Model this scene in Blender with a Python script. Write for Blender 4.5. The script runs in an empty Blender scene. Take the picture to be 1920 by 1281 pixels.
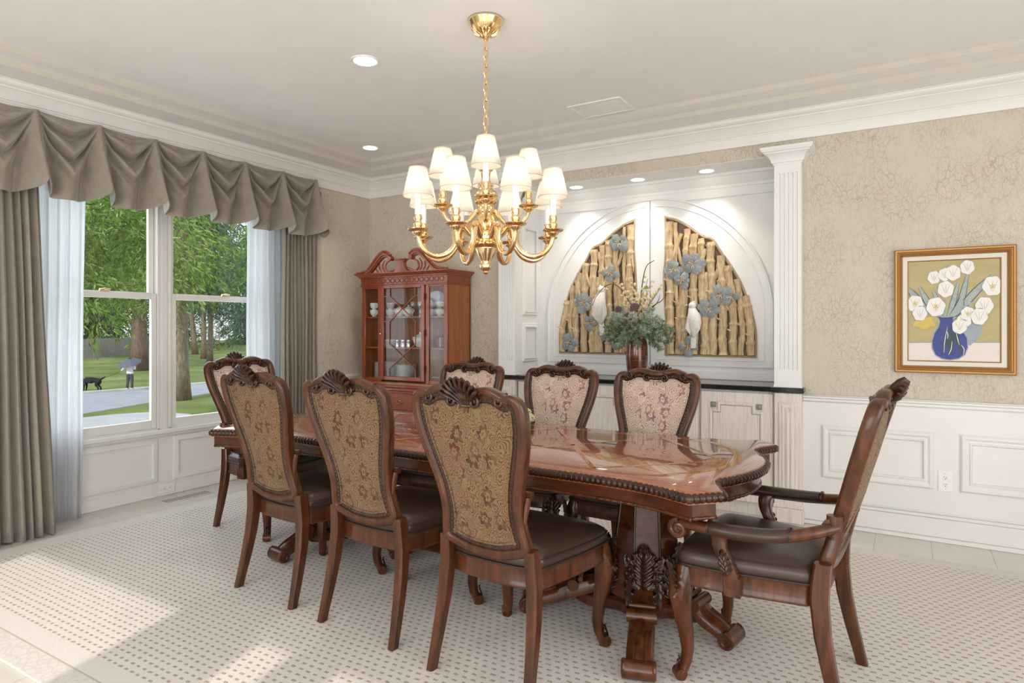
P_FRONT, P_SIDE, P_BAY, P_SUN, P_SKY, EXPO = 82, 88, 22, 2.6, 1.4, 0.0
import bpy, math, random
from math import sin, cos, pi, radians, sqrt, atan2, exp
from mathutils import Vector, Matrix
S = bpy.context.scene
COL = S.collection
RND = random.Random(7)

# ------------------------------------------------------------------ mesh helpers
class MB:
    def __init__(s): s.v = []; s.f = []; s.m = []
    def add(s, vs, fs, m=0):
        b = len(s.v); s.v.extend([tuple(p) for p in vs])
        for f in fs: s.f.append([b + i for i in f]); s.m.append(m)
    def box(s, x0, x1, y0, y1, z0, z1, ch=0.002, m=0):
        if x0 > x1: x0, x1 = x1, x0
        if y0 > y1: y0, y1 = y1, y0
        if z0 > z1: z0, z1 = z1, z0
        c = min(ch, (x1-x0)*.45, (y1-y0)*.45, (z1-z0)*.45)
        if c <= 0:
            vs = [(x, y, z) for x in (x0, x1) for y in (y0, y1) for z in (z0, z1)]
            s.add(vs, [(0,1,3,2),(4,6,7,5),(0,4,5,1),(2,3,7,6),(0,2,6,4),(1,5,7,3)], m); return
        vs = []; idx = {}
        P = [(x0, x0+c, x1-c, x1), (y0, y0+c, y1-c, y1), (z0, z0+c, z1-c, z1)]
        for sx in (0, 1):
            for sy in (0, 1):
                for sz in (0, 1):
                    for ax in range(3):
                        co = []
                        for a, sg in enumerate((sx, sy, sz)):
                            if a == ax: co.append(P[a][3] if sg else P[a][0])
                            else: co.append(P[a][2] if sg else P[a][1])
                        idx[(sx, sy, sz, ax)] = len(vs); vs.append(co)
        fs = []
        for ax in range(3):
            o = [a for a in range(3) if a != ax]
            for sg in (0, 1):
                q = []
                for (a, b) in ((0,0),(1,0),(1,1),(0,1)):
                    k = [0,0,0]; k[ax] = sg; k[o[0]] = a; k[o[1]] = b
                    q.append(idx[(k[0],k[1],k[2],ax)])
                fs.append(q)
        for ax in range(3):
            o = [a for a in range(3) if a != ax]
            for a in (0,1):
                for b in (0,1):
                    k0 = [0,0,0]; k0[o[0]] = a; k0[o[1]] = b
                    k1 = list(k0); k1[ax] = 1
                    fs.append((idx[(*k0,o[0])], idx[(*k0,o[1])], idx[(*k1,o[1])], idx[(*k1,o[0])]))
        for sx in (0,1):
            for sy in (0,1):
                for sz in (0,1):
                    fs.append((idx[(sx,sy,sz,0)], idx[(sx,sy,sz,1)], idx[(sx,sy,sz,2)]))
        s.add(vs, fs, m)
    def loft(s, rings, m=0, caps=True, closed=True):
        n = len(rings[0]); vs = [p for r in rings for p in r]; fs = []
        for i in range(len(rings)-1):
            for j in range(n if closed else n-1):
                k = (j+1) % n
                fs.append((i*n+j, i*n+k, (i+1)*n+k, (i+1)*n+j))
        if caps and closed:
            fs.append(tuple(range(n-1, -1, -1))); fs.append(tuple((len(rings)-1)*n+j for j in range(n)))
        s.add(vs, fs, m)
    def tube(s, path, r, n=8, m=0, caps=True, closed=False, flat=None, up=None, sq=False):
        """tapered tube along a path; flat=(a,b) scales the section along its two axes"""
        P = [Vector(p) for p in path]; N = len(P)
        R = r if isinstance(r, (list, tuple)) else [r]*N
        T = []
        for i in range(N):
            if closed: t = P[(i+1) % N]-P[i-1]
            else: t = P[min(i+1, N-1)]-P[max(i-1, 0)]
            T.append(t.normalized() if t.length > 1e-9 else Vector((0,0,1)))
        u = Vector(up) if up else (Vector((0,0,1)) if abs(T[0].z) < .9 else Vector((1,0,0)))
        rings = []; fa, fb = flat or (1, 1)
        for i in range(N):
            if up: u = Vector(up)
            a = u - T[i]*u.dot(T[i])
            if a.length < 1e-6: a = T[i].orthogonal()
            a.normalize(); b = T[i].cross(a); u = a
            ring = []
            for k in range(n):
                th = 2*pi*k/n + (pi/n if sq else 0)
                ring.append(P[i] + a*(R[i]*fa*cos(th)) + b*(R[i]*fb*sin(th)))
            rings.append(ring)
        if closed: rings.append(rings[0]); caps = False
        s.loft(rings, m, caps)
    def lathe(s, prof, n=24, c=(0,0,0), m=0, mod=None, caps=True):
        rings = []
        for (r, z) in prof:
            rings.append([(c[0]+(r*(mod(2*pi*k/n, z) if mod else 1))*cos(2*pi*k/n),
                           c[1]+(r*(mod(2*pi*k/n, z) if mod else 1))*sin(2*pi*k/n), c[2]+z) for k in range(n)])
        s.loft(rings, m, caps)
    def ball(s, c, r, n=10, m=0, sc=(1,1,1)):
        k = max(4, n//2); vs = []; fs = []
        prof = [(max(sin(pi*i/k), .001), -cos(pi*i/k)) for i in range(k+1)]
        rings = [[(c[0]+r*sc[0]*q*cos(2*pi*j/n), c[1]+r*sc[1]*q*sin(2*pi*j/n), c[2]+r*sc[2]*z) for j in range(n)] for q, z in prof]
        s.loft(rings, m)
    def prism(s, out, a0, a1, axis='z', m=0, ch=0.0):
        """extrude a 2-D outline along an axis: z (x,y)  y (x,z)  x (y,z)"""
        def P(p, a):
            return (p[0], p[1], a) if axis == 'z' else ((p[0], a, p[1]) if axis == 'y' else (a, p[0], p[1]))
        if ch:
            ins = inset(out, ch); sg = 1 if a1 > a0 else -1
            s.loft([[P(p, a0) for p in ins], [P(p, a0+sg*ch) for p in out], [P(p, a1-sg*ch) for p in out], [P(p, a1) for p in ins]], m)
        else: s.loft([[P(p, a0) for p in out], [P(p, a1) for p in out]], m)
    def grid(s, fn, nu, nv, m=0, closeu=False):
        vs = [fn(i/nu, j/nv) for j in range(nv+1) for i in range(nu+(0 if closeu else 1))]
        w = nu if closeu else nu+1; fs = []
        for j in range(nv):
            for i in range(nu):
                k = (i+1) % w
                fs.append((j*w+i, j*w+k, (j+1)*w+k, (j+1)*w+i))
        s.add(vs, fs, m)
    def xf(s, M, start=0):
        for i in range(start, len(s.v)): s.v[i] = tuple(M @ Vector(s.v[i]))
    def build(s, name, mat, parent=None, loc=(0,0,0), rz=0.0, ang=38, flip=True):
        me = bpy.data.meshes.new(name); me.from_pydata(s.v, [], s.f)
        mats = mat if isinstance(mat, (list, tuple)) else [mat]
        for x in mats: me.materials.append(x)
        me.polygons.foreach_set('material_index', s.m)
        if flip:
            import bmesh
            bm = bmesh.new(); bm.from_mesh(me); bmesh.ops.recalc_face_normals(bm, faces=bm.faces); bm.to_mesh(me); bm.free()
        me.polygons.foreach_set('use_smooth', [True]*len(me.polygons))
        if ang < 180: me.set_sharp_from_angle(angle=radians(ang))
        me.update()
        o = bpy.data.objects.new(name, me); COL.objects.link(o)
        o.location = loc; o.rotation_euler = (0, 0, rz)
        if parent is not None: o.parent = parent
        return o

def inset(out, d):
    """inset a closed 2-D outline by d (either winding)"""
    n = len(out); A = sum(out[i][0]*out[(i+1) % n][1]-out[(i+1) % n][0]*out[i][1] for i in range(n))
    sg = 1 if A > 0 else -1; r = []
    for i in range(n):
        p, q, w = out[i-1], out[i], out[(i+1) % n]
        e1 = Vector((q[0]-p[0], q[1]-p[1])); e2 = Vector((w[0]-q[0], w[1]-q[1]))
        if e1.length < 1e-9: e1 = e2
        if e2.length < 1e-9: e2 = e1
        e1.normalize(); e2.normalize()
        n1 = Vector((-e1.y, e1.x))*sg; n2 = Vector((-e2.y, e2.x))*sg
        b = n1+n2
        if b.length < 1e-6: b = n1
        b.normalize(); k = d/max(.45, b.dot(n1))
        r.append((q[0]+b.x*k, q[1]+b.y*k))
    return r

def catmull(pts, n=6, closed=False):
    out = []; N = len(pts); P = [Vector(p) for p in pts]
    for i in range(N if closed else N-1):
        a = P[i-1] if (closed or i > 0) else P[0]*2-P[1]
        b = P[i]; c = P[(i+1) % N]
        d = P[(i+2) % N] if (closed or i+2 < N) else P[-1]*2-P[-2]
        for k in range(n):
            t = k/n
            out.append(tuple(.5*((2*b)+(c-a)*t+(2*a-5*b+4*c-d)*t*t+(3*b-a-3*c+d)*t**3)))
    if not closed: out.append(tuple(P[-1]))
    return out

def lerp_tab(tab, x):
    if x <= tab[0][0]: return tab[0][1]
    for (a, fa), (b, fb) in zip(tab, tab[1:]):
        if x <= b: return fa+(fb-fa)*(x-a)/(b-a)
    return tab[-1][1]

def tag(o, label=None, cat=None, group=None, kind=None):
    if label: o['label'] = label
    if cat: o['category'] = cat
    if group: o['group'] = group
    if kind: o['kind'] = kind
    return o
def empty(name, loc=(0,0,0), rz=0.0):
    o = bpy.data.objects.new(name, None); COL.objects.link(o); o.location = loc; o.rotation_euler = (0,0,rz)
    o.empty_display_size = .1; return o
def kids(o): return [c for c in bpy.data.objects if c.parent == o]
TREE = {}
def copy_tree(o, parent=None):
    ch = TREE.get(o.name) or kids(o); TREE[o.name] = ch
    c = o.copy(); COL.objects.link(c)
    if parent is not None: c.parent = parent
    for k in ch: copy_tree(k, c)
    return c

# ------------------------------------------------------------------ materials
def nmat(name):
    m = bpy.data.materials.new(name); m.use_nodes = True; nt = m.node_tree; nt.nodes.clear()
    out = nt.nodes.new('ShaderNodeOutputMaterial'); b = nt.nodes.new('ShaderNodeBsdfPrincipled')
    nt.links.new(b.outputs[0], out.inputs[0]); return m, nt, b, out
class NB:
    """tiny node-graph helper"""
    def __init__(s, nt): s.nt = nt
    def n(s, t, **k):
        x = s.nt.nodes.new(t)
        for a, v in k.items():
            if a.startswith('i_'):
                key = a[2:]; x.inputs[int(key) if key.isdigit() else key.replace('_', ' ')].default_value = v
            else: setattr(x, a, v)
        return x
    def l(s, a, b): s.nt.links.new(a, b)
    def coord(s, scale=(1,1,1), which='Object', rot=(0,0,0)):
        tc = s.n('ShaderNodeTexCoord'); mp = s.n('ShaderNodeMapping')
        mp.inputs['Scale'].default_value = scale; mp.inputs['Rotation'].default_value = rot
        s.l(tc.outputs[which], mp.inputs[0]); return mp.outputs[0]
    def noise(s, vec, scale, detail=3, rough=.5, dist=0):
        x = s.n('ShaderNodeTexNoise'); x.inputs['Scale'].default_value = scale; x.inputs['Detail'].default_value = detail
        x.inputs['Roughness'].default_value = rough; x.inputs['Distortion'].default_value = dist
        s.l(vec, x.inputs['Vector']); return x.outputs['Fac']
    def ramp(s, fac, stops):
        x = s.n('ShaderNodeValToRGB'); e = x.color_ramp.elements
        while len(e) < len(stops): e.new(.5)
        for k, (p, c) in zip(e, stops): k.position = p; k.color = (*c, 1) if len(c) == 3 else c
        s.l(fac, x.inputs[0]); return x.outputs[0]
    def mix(s, fac, a, b):
        x = s.n('ShaderNodeMix', data_type='RGBA')
        if isinstance(fac, (int, float)): x.inputs[0].default_value = fac
        else: s.l(fac, x.inputs[0])
        for i, v in ((6, a), (7, b)):
            if isinstance(v, tuple): x.inputs[i].default_value = (*v, 1)
            else: s.l(v, x.inputs[i])
        return x.outputs[2]
    def math(s, op, a, b=0.0):
        x = s.n('ShaderNodeMath', operation=op)
        for i, v in ((0, a), (1, b)):
            if isinstance(v, (int, float)): x.inputs[i].default_value = v
            else: s.l(v, x.inputs[i])
        return x.outputs[0]
    def bump(s, h, strength, dist, bs):
        x = s.n('ShaderNodeBump'); x.inputs['Strength'].default_value = strength; x.inputs['Distance'].default_value = dist
        s.l(h, x.inputs['Height']); s.l(x.outputs[0], bs.inputs['Normal'])

def plain(name, c, rough=.5, metal=0, coat=0, spec=.5, sheen=0, bump=None):
    m, nt, b, o = nmat(name); N = NB(nt)
    v = N.coord(); f = N.noise(v, 6, 2)
    N.l(N.mix(f, tuple(x*.96 for x in c), tuple(min(1, x*1.04) for x in c)), b.inputs['Base Color'])
    b.inputs['Roughness'].default_value = rough; b.inputs['Metallic'].default_value = metal
    b.inputs['Coat Weight'].default_value = coat; b.inputs['Coat Roughness'].default_value = .08
    b.inputs['Specular IOR Level'].default_value = spec; b.inputs['Sheen Weight'].default_value = sheen
    if bump: N.bump(N.noise(v, bump[0], 3), bump[1], bump[2], b)
    return m
def wood(name, dark, light, rough=.3, coat=.5, stretch=(14,14,1.2), speck=0.0, croug=.06):
    m, nt, b, o = nmat(name); N = NB(nt)
    v = N.coord(stretch); f = N.noise(v, 3.0, 5, .6, .6)
    col = N.ramp(f, [(.28, dark), (.5, tuple((a+c)/2 for a, c in zip(dark, light))), (.74, light)])
    if speck:
        v2 = N.coord((1,1,1)); g = N.noise(v2, 9, 3)
        col = N.mix(N.math('MULTIPLY', g, speck), col, tuple(x*.45 for x in dark))
        h = N.noise(v2, 120, 1)
        col = N.mix(N.math('MULTIPLY', N.math('GREATER_THAN', h, .72), .6), col, tuple(x*.3 for x in dark))
    N.l(col, b.inputs['Base Color']); b.inputs['Specular IOR Level'].default_value = .38
    b.inputs['Roughness'].default_value = rough; b.inputs['Coat Weight'].default_value = coat; b.inputs['Coat Roughness'].default_value = croug
    return m
def fabric(name, ground, ground2, dark, dark2, scale=9.0):
    """paisley and blossom jacquard: petal-shaped ringed motifs with small sprigs between"""
    m, nt, b, o = nmat(name); N = NB(nt)
    v = N.coord((1, .25, .8))
    nz = N.n('ShaderNodeTexNoise'); nz.inputs['Scale'].default_value = 16; nz.inputs['Detail'].default_value = 2; N.l(v, nz.inputs['Vector'])
    vm = N.n('ShaderNodeVectorMath', operation='MULTIPLY_ADD'); N.l(nz.outputs['Color'], vm.inputs[0]); vm.inputs[1].default_value = (.045, .01, .045); N.l(v, vm.inputs[2])
    def motif(sc, petals, rings, seedoff):
        vo = N.n('ShaderNodeTexVoronoi'); vo.inputs['Scale'].default_value = sc; vo.inputs['Randomness'].default_value = .85
        off = N.n('ShaderNodeVectorMath', operation='ADD'); N.l(vm.outputs[0], off.inputs[0]); off.inputs[1].default_value = (seedoff, 0, seedoff*.7); N.l(off.outputs[0], vo.inputs['Vector'])
        d = N.n('ShaderNodeVectorMath', operation='SUBTRACT'); N.l(off.outputs[0], d.inputs[0]); N.l(vo.outputs['Position'], d.inputs[1])
        s = N.n('ShaderNodeSeparateXYZ'); N.l(d.outputs[0], s.inputs[0])
        c = N.n('ShaderNodeSeparateColor'); N.l(vo.outputs['Color'], c.inputs[0])
        ang = N.math('ARCTAN2', s.outputs[2], s.outputs[0])
        r = N.math('MULTIPLY', N.math('SQRT', N.math('ADD', N.math('MULTIPLY', s.outputs[0], s.outputs[0]), N.math('MULTIPLY', s.outputs[2], s.outputs[2]))), sc)
        pet = N.math('ABSOLUTE', N.math('SINE', N.math('ADD', N.math('MULTIPLY', ang, petals/2), N.math('MULTIPLY', c.outputs[0], 6.0))))
        rp = N.math('MULTIPLY', r, N.math('SUBTRACT', 1.28, N.math('MULTIPLY', pet, .48)))
        ln = N.math('GREATER_THAN', N.math('SINE', N.math('MULTIPLY', rp, rings)), .55)
        return rp, ln, c
    r1, l1, c1 = motif(scale, 7, 54, 0.0); r2, l2, c2 = motif(scale*3.4, 5, 24, 3.1)
    big = N.math('LESS_THAN', r1, .52)
    line = N.math('ADD', N.math('MULTIPLY', l1, big), N.math('MULTIPLY', N.math('MULTIPLY', l2, N.math('LESS_THAN', r2, .50)), N.math('SUBTRACT', 1.0, big)))
    heart = N.math('MULTIPLY', N.math('LESS_THAN', N.math('ABSOLUTE', N.math('SUBTRACT', r1, .20)), .075), N.math('GREATER_THAN', c1.outputs[1], .35))
    msk = N.math('MULTIPLY', N.math('MAXIMUM', N.math('MULTIPLY', line, .88), N.math('MULTIPLY', heart, .85)), N.ramp(N.noise(v, 26, 2), [(.3, (.45,.45,.45)), (.6, (1,1,1))]))
    heart = N.math('MAXIMUM', heart, N.math('MULTIPLY', N.math('LESS_THAN', r2, .17), N.math('GREATER_THAN', c2.outputs[1], .5)))
    ink = N.mix(c1.outputs[2], dark, dark2)
    weave = N.noise(N.coord((1,1,1)), 420, 1); patch = N.noise(v, 30, 2)
    g = N.mix(N.math('ADD', N.math('MULTIPLY', weave, .6), N.math('MULTIPLY', patch, .4)), ground, ground2)
    N.l(N.mix(msk, g, ink), b.inputs['Base Color'])
    b.inputs['Roughness'].default_value = .85; b.inputs['Sheen Weight'].default_value = .1; b.inputs['Specular IOR Level'].default_value = .2
    N.bump(N.math('ADD', weave, N.math('MULTIPLY', msk, -.6)), .35, .002, b)
    return m

M = {}
M['paint'] = plain('white_trim_paint', (.80,.785,.76), .38)
M['niche_paint'] = plain('niche_white_paint', (.83,.825,.81), .4)
M['ceil'] = plain('ceiling_paint', (.86,.855,.85), .7, spec=.2)
M['tray'] = plain('beige_tray_band_paint', (.60,.555,.49), .65, spec=.2)
M['wood'] = wood('chair_wood', (.030,.0085,.0036), (.172,.052,.0160), .30, .18, (10,10,1.4), .55)
M['wood_dark'] = wood('dark_carved_wood', (.016,.0052,.0028), (.064,.020,.0078), .27, .22, (8,8,2), .3)
M['tablewood'] = wood('table_wood', (.033,.0085,.0036), (.138,.036,.0120), .26, .25, (1.2,10,10), .3)
M['mahog'] = wood('cabinet_mahogany', (.19,.036,.015), (.36,.080,.027), .28, .5, (12,12,1.0), .15)
M['mahog_side'] = wood('cabinet_side_mahogany', (.27,.080,.022), (.46,.165,.050), .3, .35, (10,10,.7), .1)
M['leather'] = plain('brown_leather', (.044,.024,.017), .32, spec=.42, coat=.06, bump=(140, .25, .001))
M['piping'] = plain('dark_piping', (.022,.012,.010), .45)
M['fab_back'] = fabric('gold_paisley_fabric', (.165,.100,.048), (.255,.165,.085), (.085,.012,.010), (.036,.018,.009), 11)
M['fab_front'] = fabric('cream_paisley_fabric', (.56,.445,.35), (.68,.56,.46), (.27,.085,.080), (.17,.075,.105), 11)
M['gold'] = plain('polished_brass', (.93,.70,.39), .16, metal=1.0)
M['oldgold'] = plain('gilt_frame', (.43,.225,.075), .42, metal=.6, bump=(60, .3, .002))
M['silver'] = plain('silver', (.75,.75,.76), .18, metal=1.0)
M['porcelain'] = plain('white_porcelain', (.86,.84,.80), .12, coat=.4)
M['granite'] = plain('black_granite', (.012,.016,.015), .10, spec=.6)
M['white_plastic'] = plain('white_plastic', (.86,.85,.83), .35)
M['slot'] = plain('dark_slot', (.02,.02,.02), .6)
M['bulbglass'] = None
M['black_metal'] = plain('black_metal', (.02,.02,.022), .35, metal=.6)

def glass(name, tint=(1,1,1), refl=1.0, dirt=0.0):
    m, nt, b, o = nmat(name); N = NB(nt); nt.nodes.remove(b)
    t = N.n('ShaderNodeBsdfTransparent'); t.inputs[0].default_value = (*tint, 1)
    g = N.n('ShaderNodeBsdfGlossy'); g.inputs['Roughness'].default_value = .01
    lw = N.n('ShaderNodeFresnel'); lw.inputs['IOR'].default_value = 1.5
    v = N.noise(N.coord(), 2, 1)
    ge = N.n('ShaderNodeNewGeometry'); face = N.math('SUBTRACT', 1.0, ge.outputs['Backfacing'])      # reflect on the outer face only
    mx = N.n('ShaderNodeMixShader'); N.l(N.math('MULTIPLY', face, N.math('ADD', N.math('MULTIPLY', lw.outputs[0], refl), N.math('MULTIPLY', v, dirt))), mx.inputs[0])
    N.l(t.outputs[0], mx.inputs[1]); N.l(g.outputs[0], mx.inputs[2]); N.l(mx.outputs[0], o.inputs[0]); return m
M['glass'] = glass('window_glass', (.97,.985,.98), 1.0)
M['cabglass'] = glass('cabinet_glass', (.95,.97,.98), 1.1)
M['crystal'] = glass('crystal', (.92,.95,.97), 2.2, .15)

def sheer_mat():
    m, nt, b, o = nmat('white_sheer_voile'); N = NB(nt); nt.nodes.remove(b)
    t = N.n('ShaderNodeBsdfTransparent'); d = N.n('ShaderNodeBsdfDiffuse'); tr = N.n('ShaderNodeBsdfTranslucent')
    w = N.noise(N.coord((60, 60, 1)), 4, 2)
    c = N.mix(w, (.74,.765,.80), (.86,.875,.90))
    N.l(c, d.inputs[0]); N.l(c, tr.inputs[0])
    a = N.n('ShaderNodeMixShader'); a.inputs[0].default_value = .62; N.l(d.outputs[0], a.inputs[1]); N.l(tr.outputs[0], a.inputs[2])
    e = N.n('ShaderNodeMixShader'); N.l(N.ramp(w, [(.2, (.60,.60,.60)), (.8, (.82,.82,.82))]), e.inputs[0])
    N.l(t.outputs[0], e.inputs[1]); N.l(a.outputs[0], e.inputs[2]); N.l(e.outputs[0], o.inputs[0]); return m
M['sheer'] = sheer_mat()
def shade_mat():
    m, nt, b, o = nmat('pleated_silk_shade'); N = NB(nt); nt.nodes.remove(b)
    d = N.n('ShaderNodeBsdfDiffuse'); tr = N.n('ShaderNodeBsdfTranslucent')
    f = N.noise(N.coord((90,90,4)), 3, 2); c = N.mix(f, (.80,.75,.66), (.90,.86,.79))
    N.l(c, d.inputs[0]); N.l(c, tr.inputs[0])
    a = N.n('ShaderNodeMixShader'); a.inputs[0].default_value = .36; N.l(d.outputs[0], a.inputs[1]); N.l(tr.outputs[0], a.inputs[2])
    N.l(a.outputs[0], o.inputs[0]); return m
M['shade'] = shade_mat()
def emit(name, c, s):
    m, nt, b, o = nmat(name); N = NB(nt)
    b.inputs['Base Color'].default_value = (.9,.9,.9,1); b.inputs['Emission Color'].default_value = (*c, 1); b.inputs['Emission Strength'].default_value = s
    return m
M['lamp'] = emit('lit_lamp_lens', (1,.95,.86), 9.0)
M['bulb'] = emit('lit_bulb', (1,.90,.74), 14.0)
M['candle'] = emit('candle_sleeve_added_glow', (1,.93,.83), .25)  # the sleeve is no lamp; a weak glow is added to its material

def wallpaper():
    m, nt, b, o = nmat('crackle_wallpaper'); N = NB(nt)
    v = N.coord((1,1,.42)); 
    nz = N.n('ShaderNodeTexNoise'); nz.inputs['Scale'].default_value = 7; nz.inputs['Detail'].default_value = 4; N.l(v, nz.inputs['Vector'])
    vm = N.n('ShaderNodeVectorMath', operation='MULTIPLY_ADD'); N.l(nz.outputs['Color'], vm.inputs[0]); vm.inputs[1].default_value = (.13,.13,.10); N.l(v, vm.inputs[2])
    def cr(sc, w):
        vo = N.n('ShaderNodeTexVoronoi', feature='DISTANCE_TO_EDGE'); vo.inputs['Scale'].default_value = sc; N.l(vm.outputs[0], vo.inputs['Vector'])
        return N.math('LESS_THAN', vo.outputs['Distance'], w)
    g = N.noise(N.coord(), 5, 3); streak = N.noise(N.coord((60,60,2)), 2, 3)
    base = N.mix(g, (.60,.53,.435), (.69,.625,.53)); base = N.mix(N.math('MULTIPLY', streak, .5), base, (.57,.515,.44))
    fade = N.ramp(N.noise(N.coord(), 4, 3), [(.35, (.10,.10,.10)), (.65, (.50,.50,.50))])
    lines = N.math('MULTIPLY', N.math('MAXIMUM', cr(30, .035), N.math('MULTIPLY', cr(62, .05), .7)), fade)
    N.l(N.mix(lines, base, (.30,.255,.205)), b.inputs['Base Color']); b.inputs['Roughness'].default_value = .7; b.inputs['Specular IOR Level'].default_value = .25
    N.bump(N.math('ADD', lines, streak), .25, .002, b); return m
M['paper'] = wallpaper()
def tile_mat():
    m, nt, b, o = nmat('cream_stone_tile'); N = NB(nt)
    v = N.coord(); sx = N.n('ShaderNodeSeparateXYZ'); N.l(v, sx.inputs[0])
    def g(a, size, off, w): return N.math('LESS_THAN', N.math('FRACT', N.math('DIVIDE', N.math('ADD', a, 50+off), size)), w)
    gl = N.math('MAXIMUM', g(sx.outputs[0], .305, .195, .012), g(sx.outputs[1], .61, .055, .006))
    n1 = N.noise(v, 3, 5, .6); n2 = N.noise(v, 24, 3)
    c = N.mix(n1, (.60,.555,.50), (.74,.70,.65)); c = N.mix(N.math('MULTIPLY', n2, .25), c, (.80,.76,.70))
    N.l(N.mix(gl, c, (.44,.40,.35)), b.inputs['Base Color']); b.inputs['Roughness'].default_value = .22; b.inputs['Specular IOR Level'].default_value = .45
    return m
M['tile'] = tile_mat()
def carpet():
    m, nt, b, o = nmat('dash_weave_carpet'); N = NB(nt)
    v = N.coord(); sx = N.n('ShaderNodeSeparateXYZ'); N.l(v, sx.inputs[0]); X, Y = sx.outputs[0], sx.outputs[1]
    wob = N.noise(v, 18, 2)
    vv = N.math('DIVIDE', N.math('ADD', Y, N.math('MULTIPLY', wob, .010)), .036); row = N.math('FLOOR', vv)
    uu = N.math('ADD', N.math('DIVIDE', N.math('ADD', X, N.math('MULTIPLY', wob, .012)), .042), N.math('MULTIPLY', N.math('MODULO', N.math('ADD', row, 4000), 2), .5))
    fu = N.math('ABSOLUTE', N.math('SUBTRACT', N.math('FRACT', N.math('ADD', uu, 500)), .5)); fv = N.math('ABSOLUTE', N.math('SUBTRACT', N.math('FRACT', N.math('ADD', vv, 500)), .5))
    dash = N.math('MULTIPLY', N.math('MULTIPLY', N.math('LESS_THAN', fu, .25), N.math('LESS_THAN', fv, .16)), N.ramp(N.noise(v, 210, 2), [(.36, (.25,.25,.25)), (.52, (1,1,1))]))
    field = N.math('MULTIPLY', N.math('GREATER_THAN', Y, 1.36), N.math('MULTIPLY', N.math('LESS_THAN', Y, 4.37), N.math('GREATER_THAN', X, -4.52)))
    dash = N.math('MULTIPLY', dash, field)
    pile = N.noise(v, 260, 2); soft = N.noise(v, 2.2, 3)
    base = N.mix(pile, (.58,.535,.485), (.76,.72,.675)); base = N.mix(N.math('MULTIPLY', soft, .25), base, (.64,.60,.56))
    col = N.mix(N.math('MULTIPLY', dash, .85), base, (.27,.185,.105))
    # embossed floral border and its fine line
    vo = N.n('ShaderNodeTexVoronoi', feature='DISTANCE_TO_EDGE'); vo.inputs['Scale'].default_value = 26; N.l(v, vo.inputs['Vector'])
    emb = N.math('MULTIPLY', N.math('LESS_THAN', vo.outputs['Distance'], .09), N.math('MULTIPLY', N.math('LESS_THAN', Y, 1.27), 1.0))
    line = N.math('LESS_THAN', N.math('ABSOLUTE', N.math('SUBTRACT', Y, 1.275)), .004)
    col = N.mix(N.math('MULTIPLY', emb, .35), col, (.50,.45,.40)); col = N.mix(line, col, (.46,.41,.36))
    N.l(col, b.inputs['Base Color']); b.inputs['Roughness'].default_value = .95; b.inputs['Specular IOR Level'].default_value = .1
    b.inputs['Sheen Weight'].default_value = .2
    h = N.math('ADD', N.math('MULTIPLY', pile, .5), N.math('MULTIPLY', dash, -1.0)); N.bump(h, .5, .006, b); return m
M['carpet'] = carpet()
def drape_mat(name, c1, c2):
    m, nt, b, o = nmat(name); N = NB(nt)
    v = N.coord((1,1,.6)); w = N.noise(v, 14, 4, .6, 1.2); t = N.noise(v, 220, 1)
    N.l(N.mix(w, c1, c2), b.inputs['Base Color']); b.inputs['Roughness'].default_value = .6; b.inputs['Sheen Weight'].default_value = .35
    N.bump(N.math('ADD', w, N.math('MULTIPLY', t, .15)), .45, .012, b); return m
M['drape'] = drape_mat('taupe_crinkle_drape', (.215,.182,.145), (.345,.302,.248))
M['lining'] = plain('pale_lining', (.62,.64,.64), .8)
def whitewash():
    m, nt, b, o = nmat('whitewashed_oak'); N = NB(nt)
    f = N.noise(N.coord((34,34,1.1)), 3, 5, .6, .3); g = N.noise(N.coord(), 3, 3)
    c = N.ramp(f, [(.3, (.56,.44,.37)), (.48, (.76,.70,.63)), (.8, (.86,.83,.78))]); c = N.mix(N.math('MULTIPLY', g, .35), c, (.86,.83,.79))
    N.l(c, b.inputs['Base Color']); b.inputs['Roughness'].default_value = .45; return m
M['wash'] = whitewash()
M['washgroove'] = plain('antique_glaze', (.40,.30,.20), .5)
M['rosette'] = plain('grey_rosette', (.30,.31,.30), .45, metal=.3)
M['inlay'] = wood('satinwood_inlay', (.42,.17,.055), (.58,.28,.10), .22, .9, (1.5,12,12), 0, .025)
def top_mat():
    m, nt, b, o = nmat('glossy_mahogany_veneer'); N = NB(nt)
    f = N.noise(N.coord((1.0,16,4)), 3, 5, .6, .8); g = N.noise(N.coord((1,3,1)), 2.2, 2)
    c = N.ramp(f, [(.25, (.19,.040,.011)), (.5, (.33,.085,.022)), (.75, (.46,.15,.042))]); c = N.mix(N.math('MULTIPLY', g, .4), c, (.24,.052,.014))
    N.l(c, b.inputs['Base Color']); b.inputs['Roughness'].default_value = .22; b.inputs['Coat Weight'].default_value = 1.0; b.inputs['Coat Roughness'].default_value = .015; b.inputs['Coat IOR'].default_value = 1.55
    return m
M['veneer'] = top_mat()
def relief_mat(name, c1, c2, c3, st=(8,8,1.2)):
    m, nt, b, o = nmat(name); N = NB(nt)
    f = N.noise(N.coord((st[0]*3, st[1]*3, st[2]*3)), 3, 5, .65, .4)
    N.l(N.ramp(f, [(.3, c1), (.5, c2), (.72, c3)]), b.inputs['Base Color']); b.inputs['Roughness'].default_value = .55
    N.bump(f, .5, .006, b); return m
M['stalk'] = relief_mat('carved_tan_stalk', (.37,.235,.11), (.60,.44,.25), (.78,.64,.44))
M['ground_relief'] = relief_mat('dark_relief_ground', (.17,.125,.085), (.22,.17,.12), (.29,.23,.17))
M['relief_rim'] = plain('tan_carved_rim', (.40,.28,.16), .5)
M['bluegrey'] = relief_mat('blue_grey_carved_leaf', (.185,.205,.21), (.275,.30,.30), (.39,.415,.41), (6,6,6))
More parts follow.
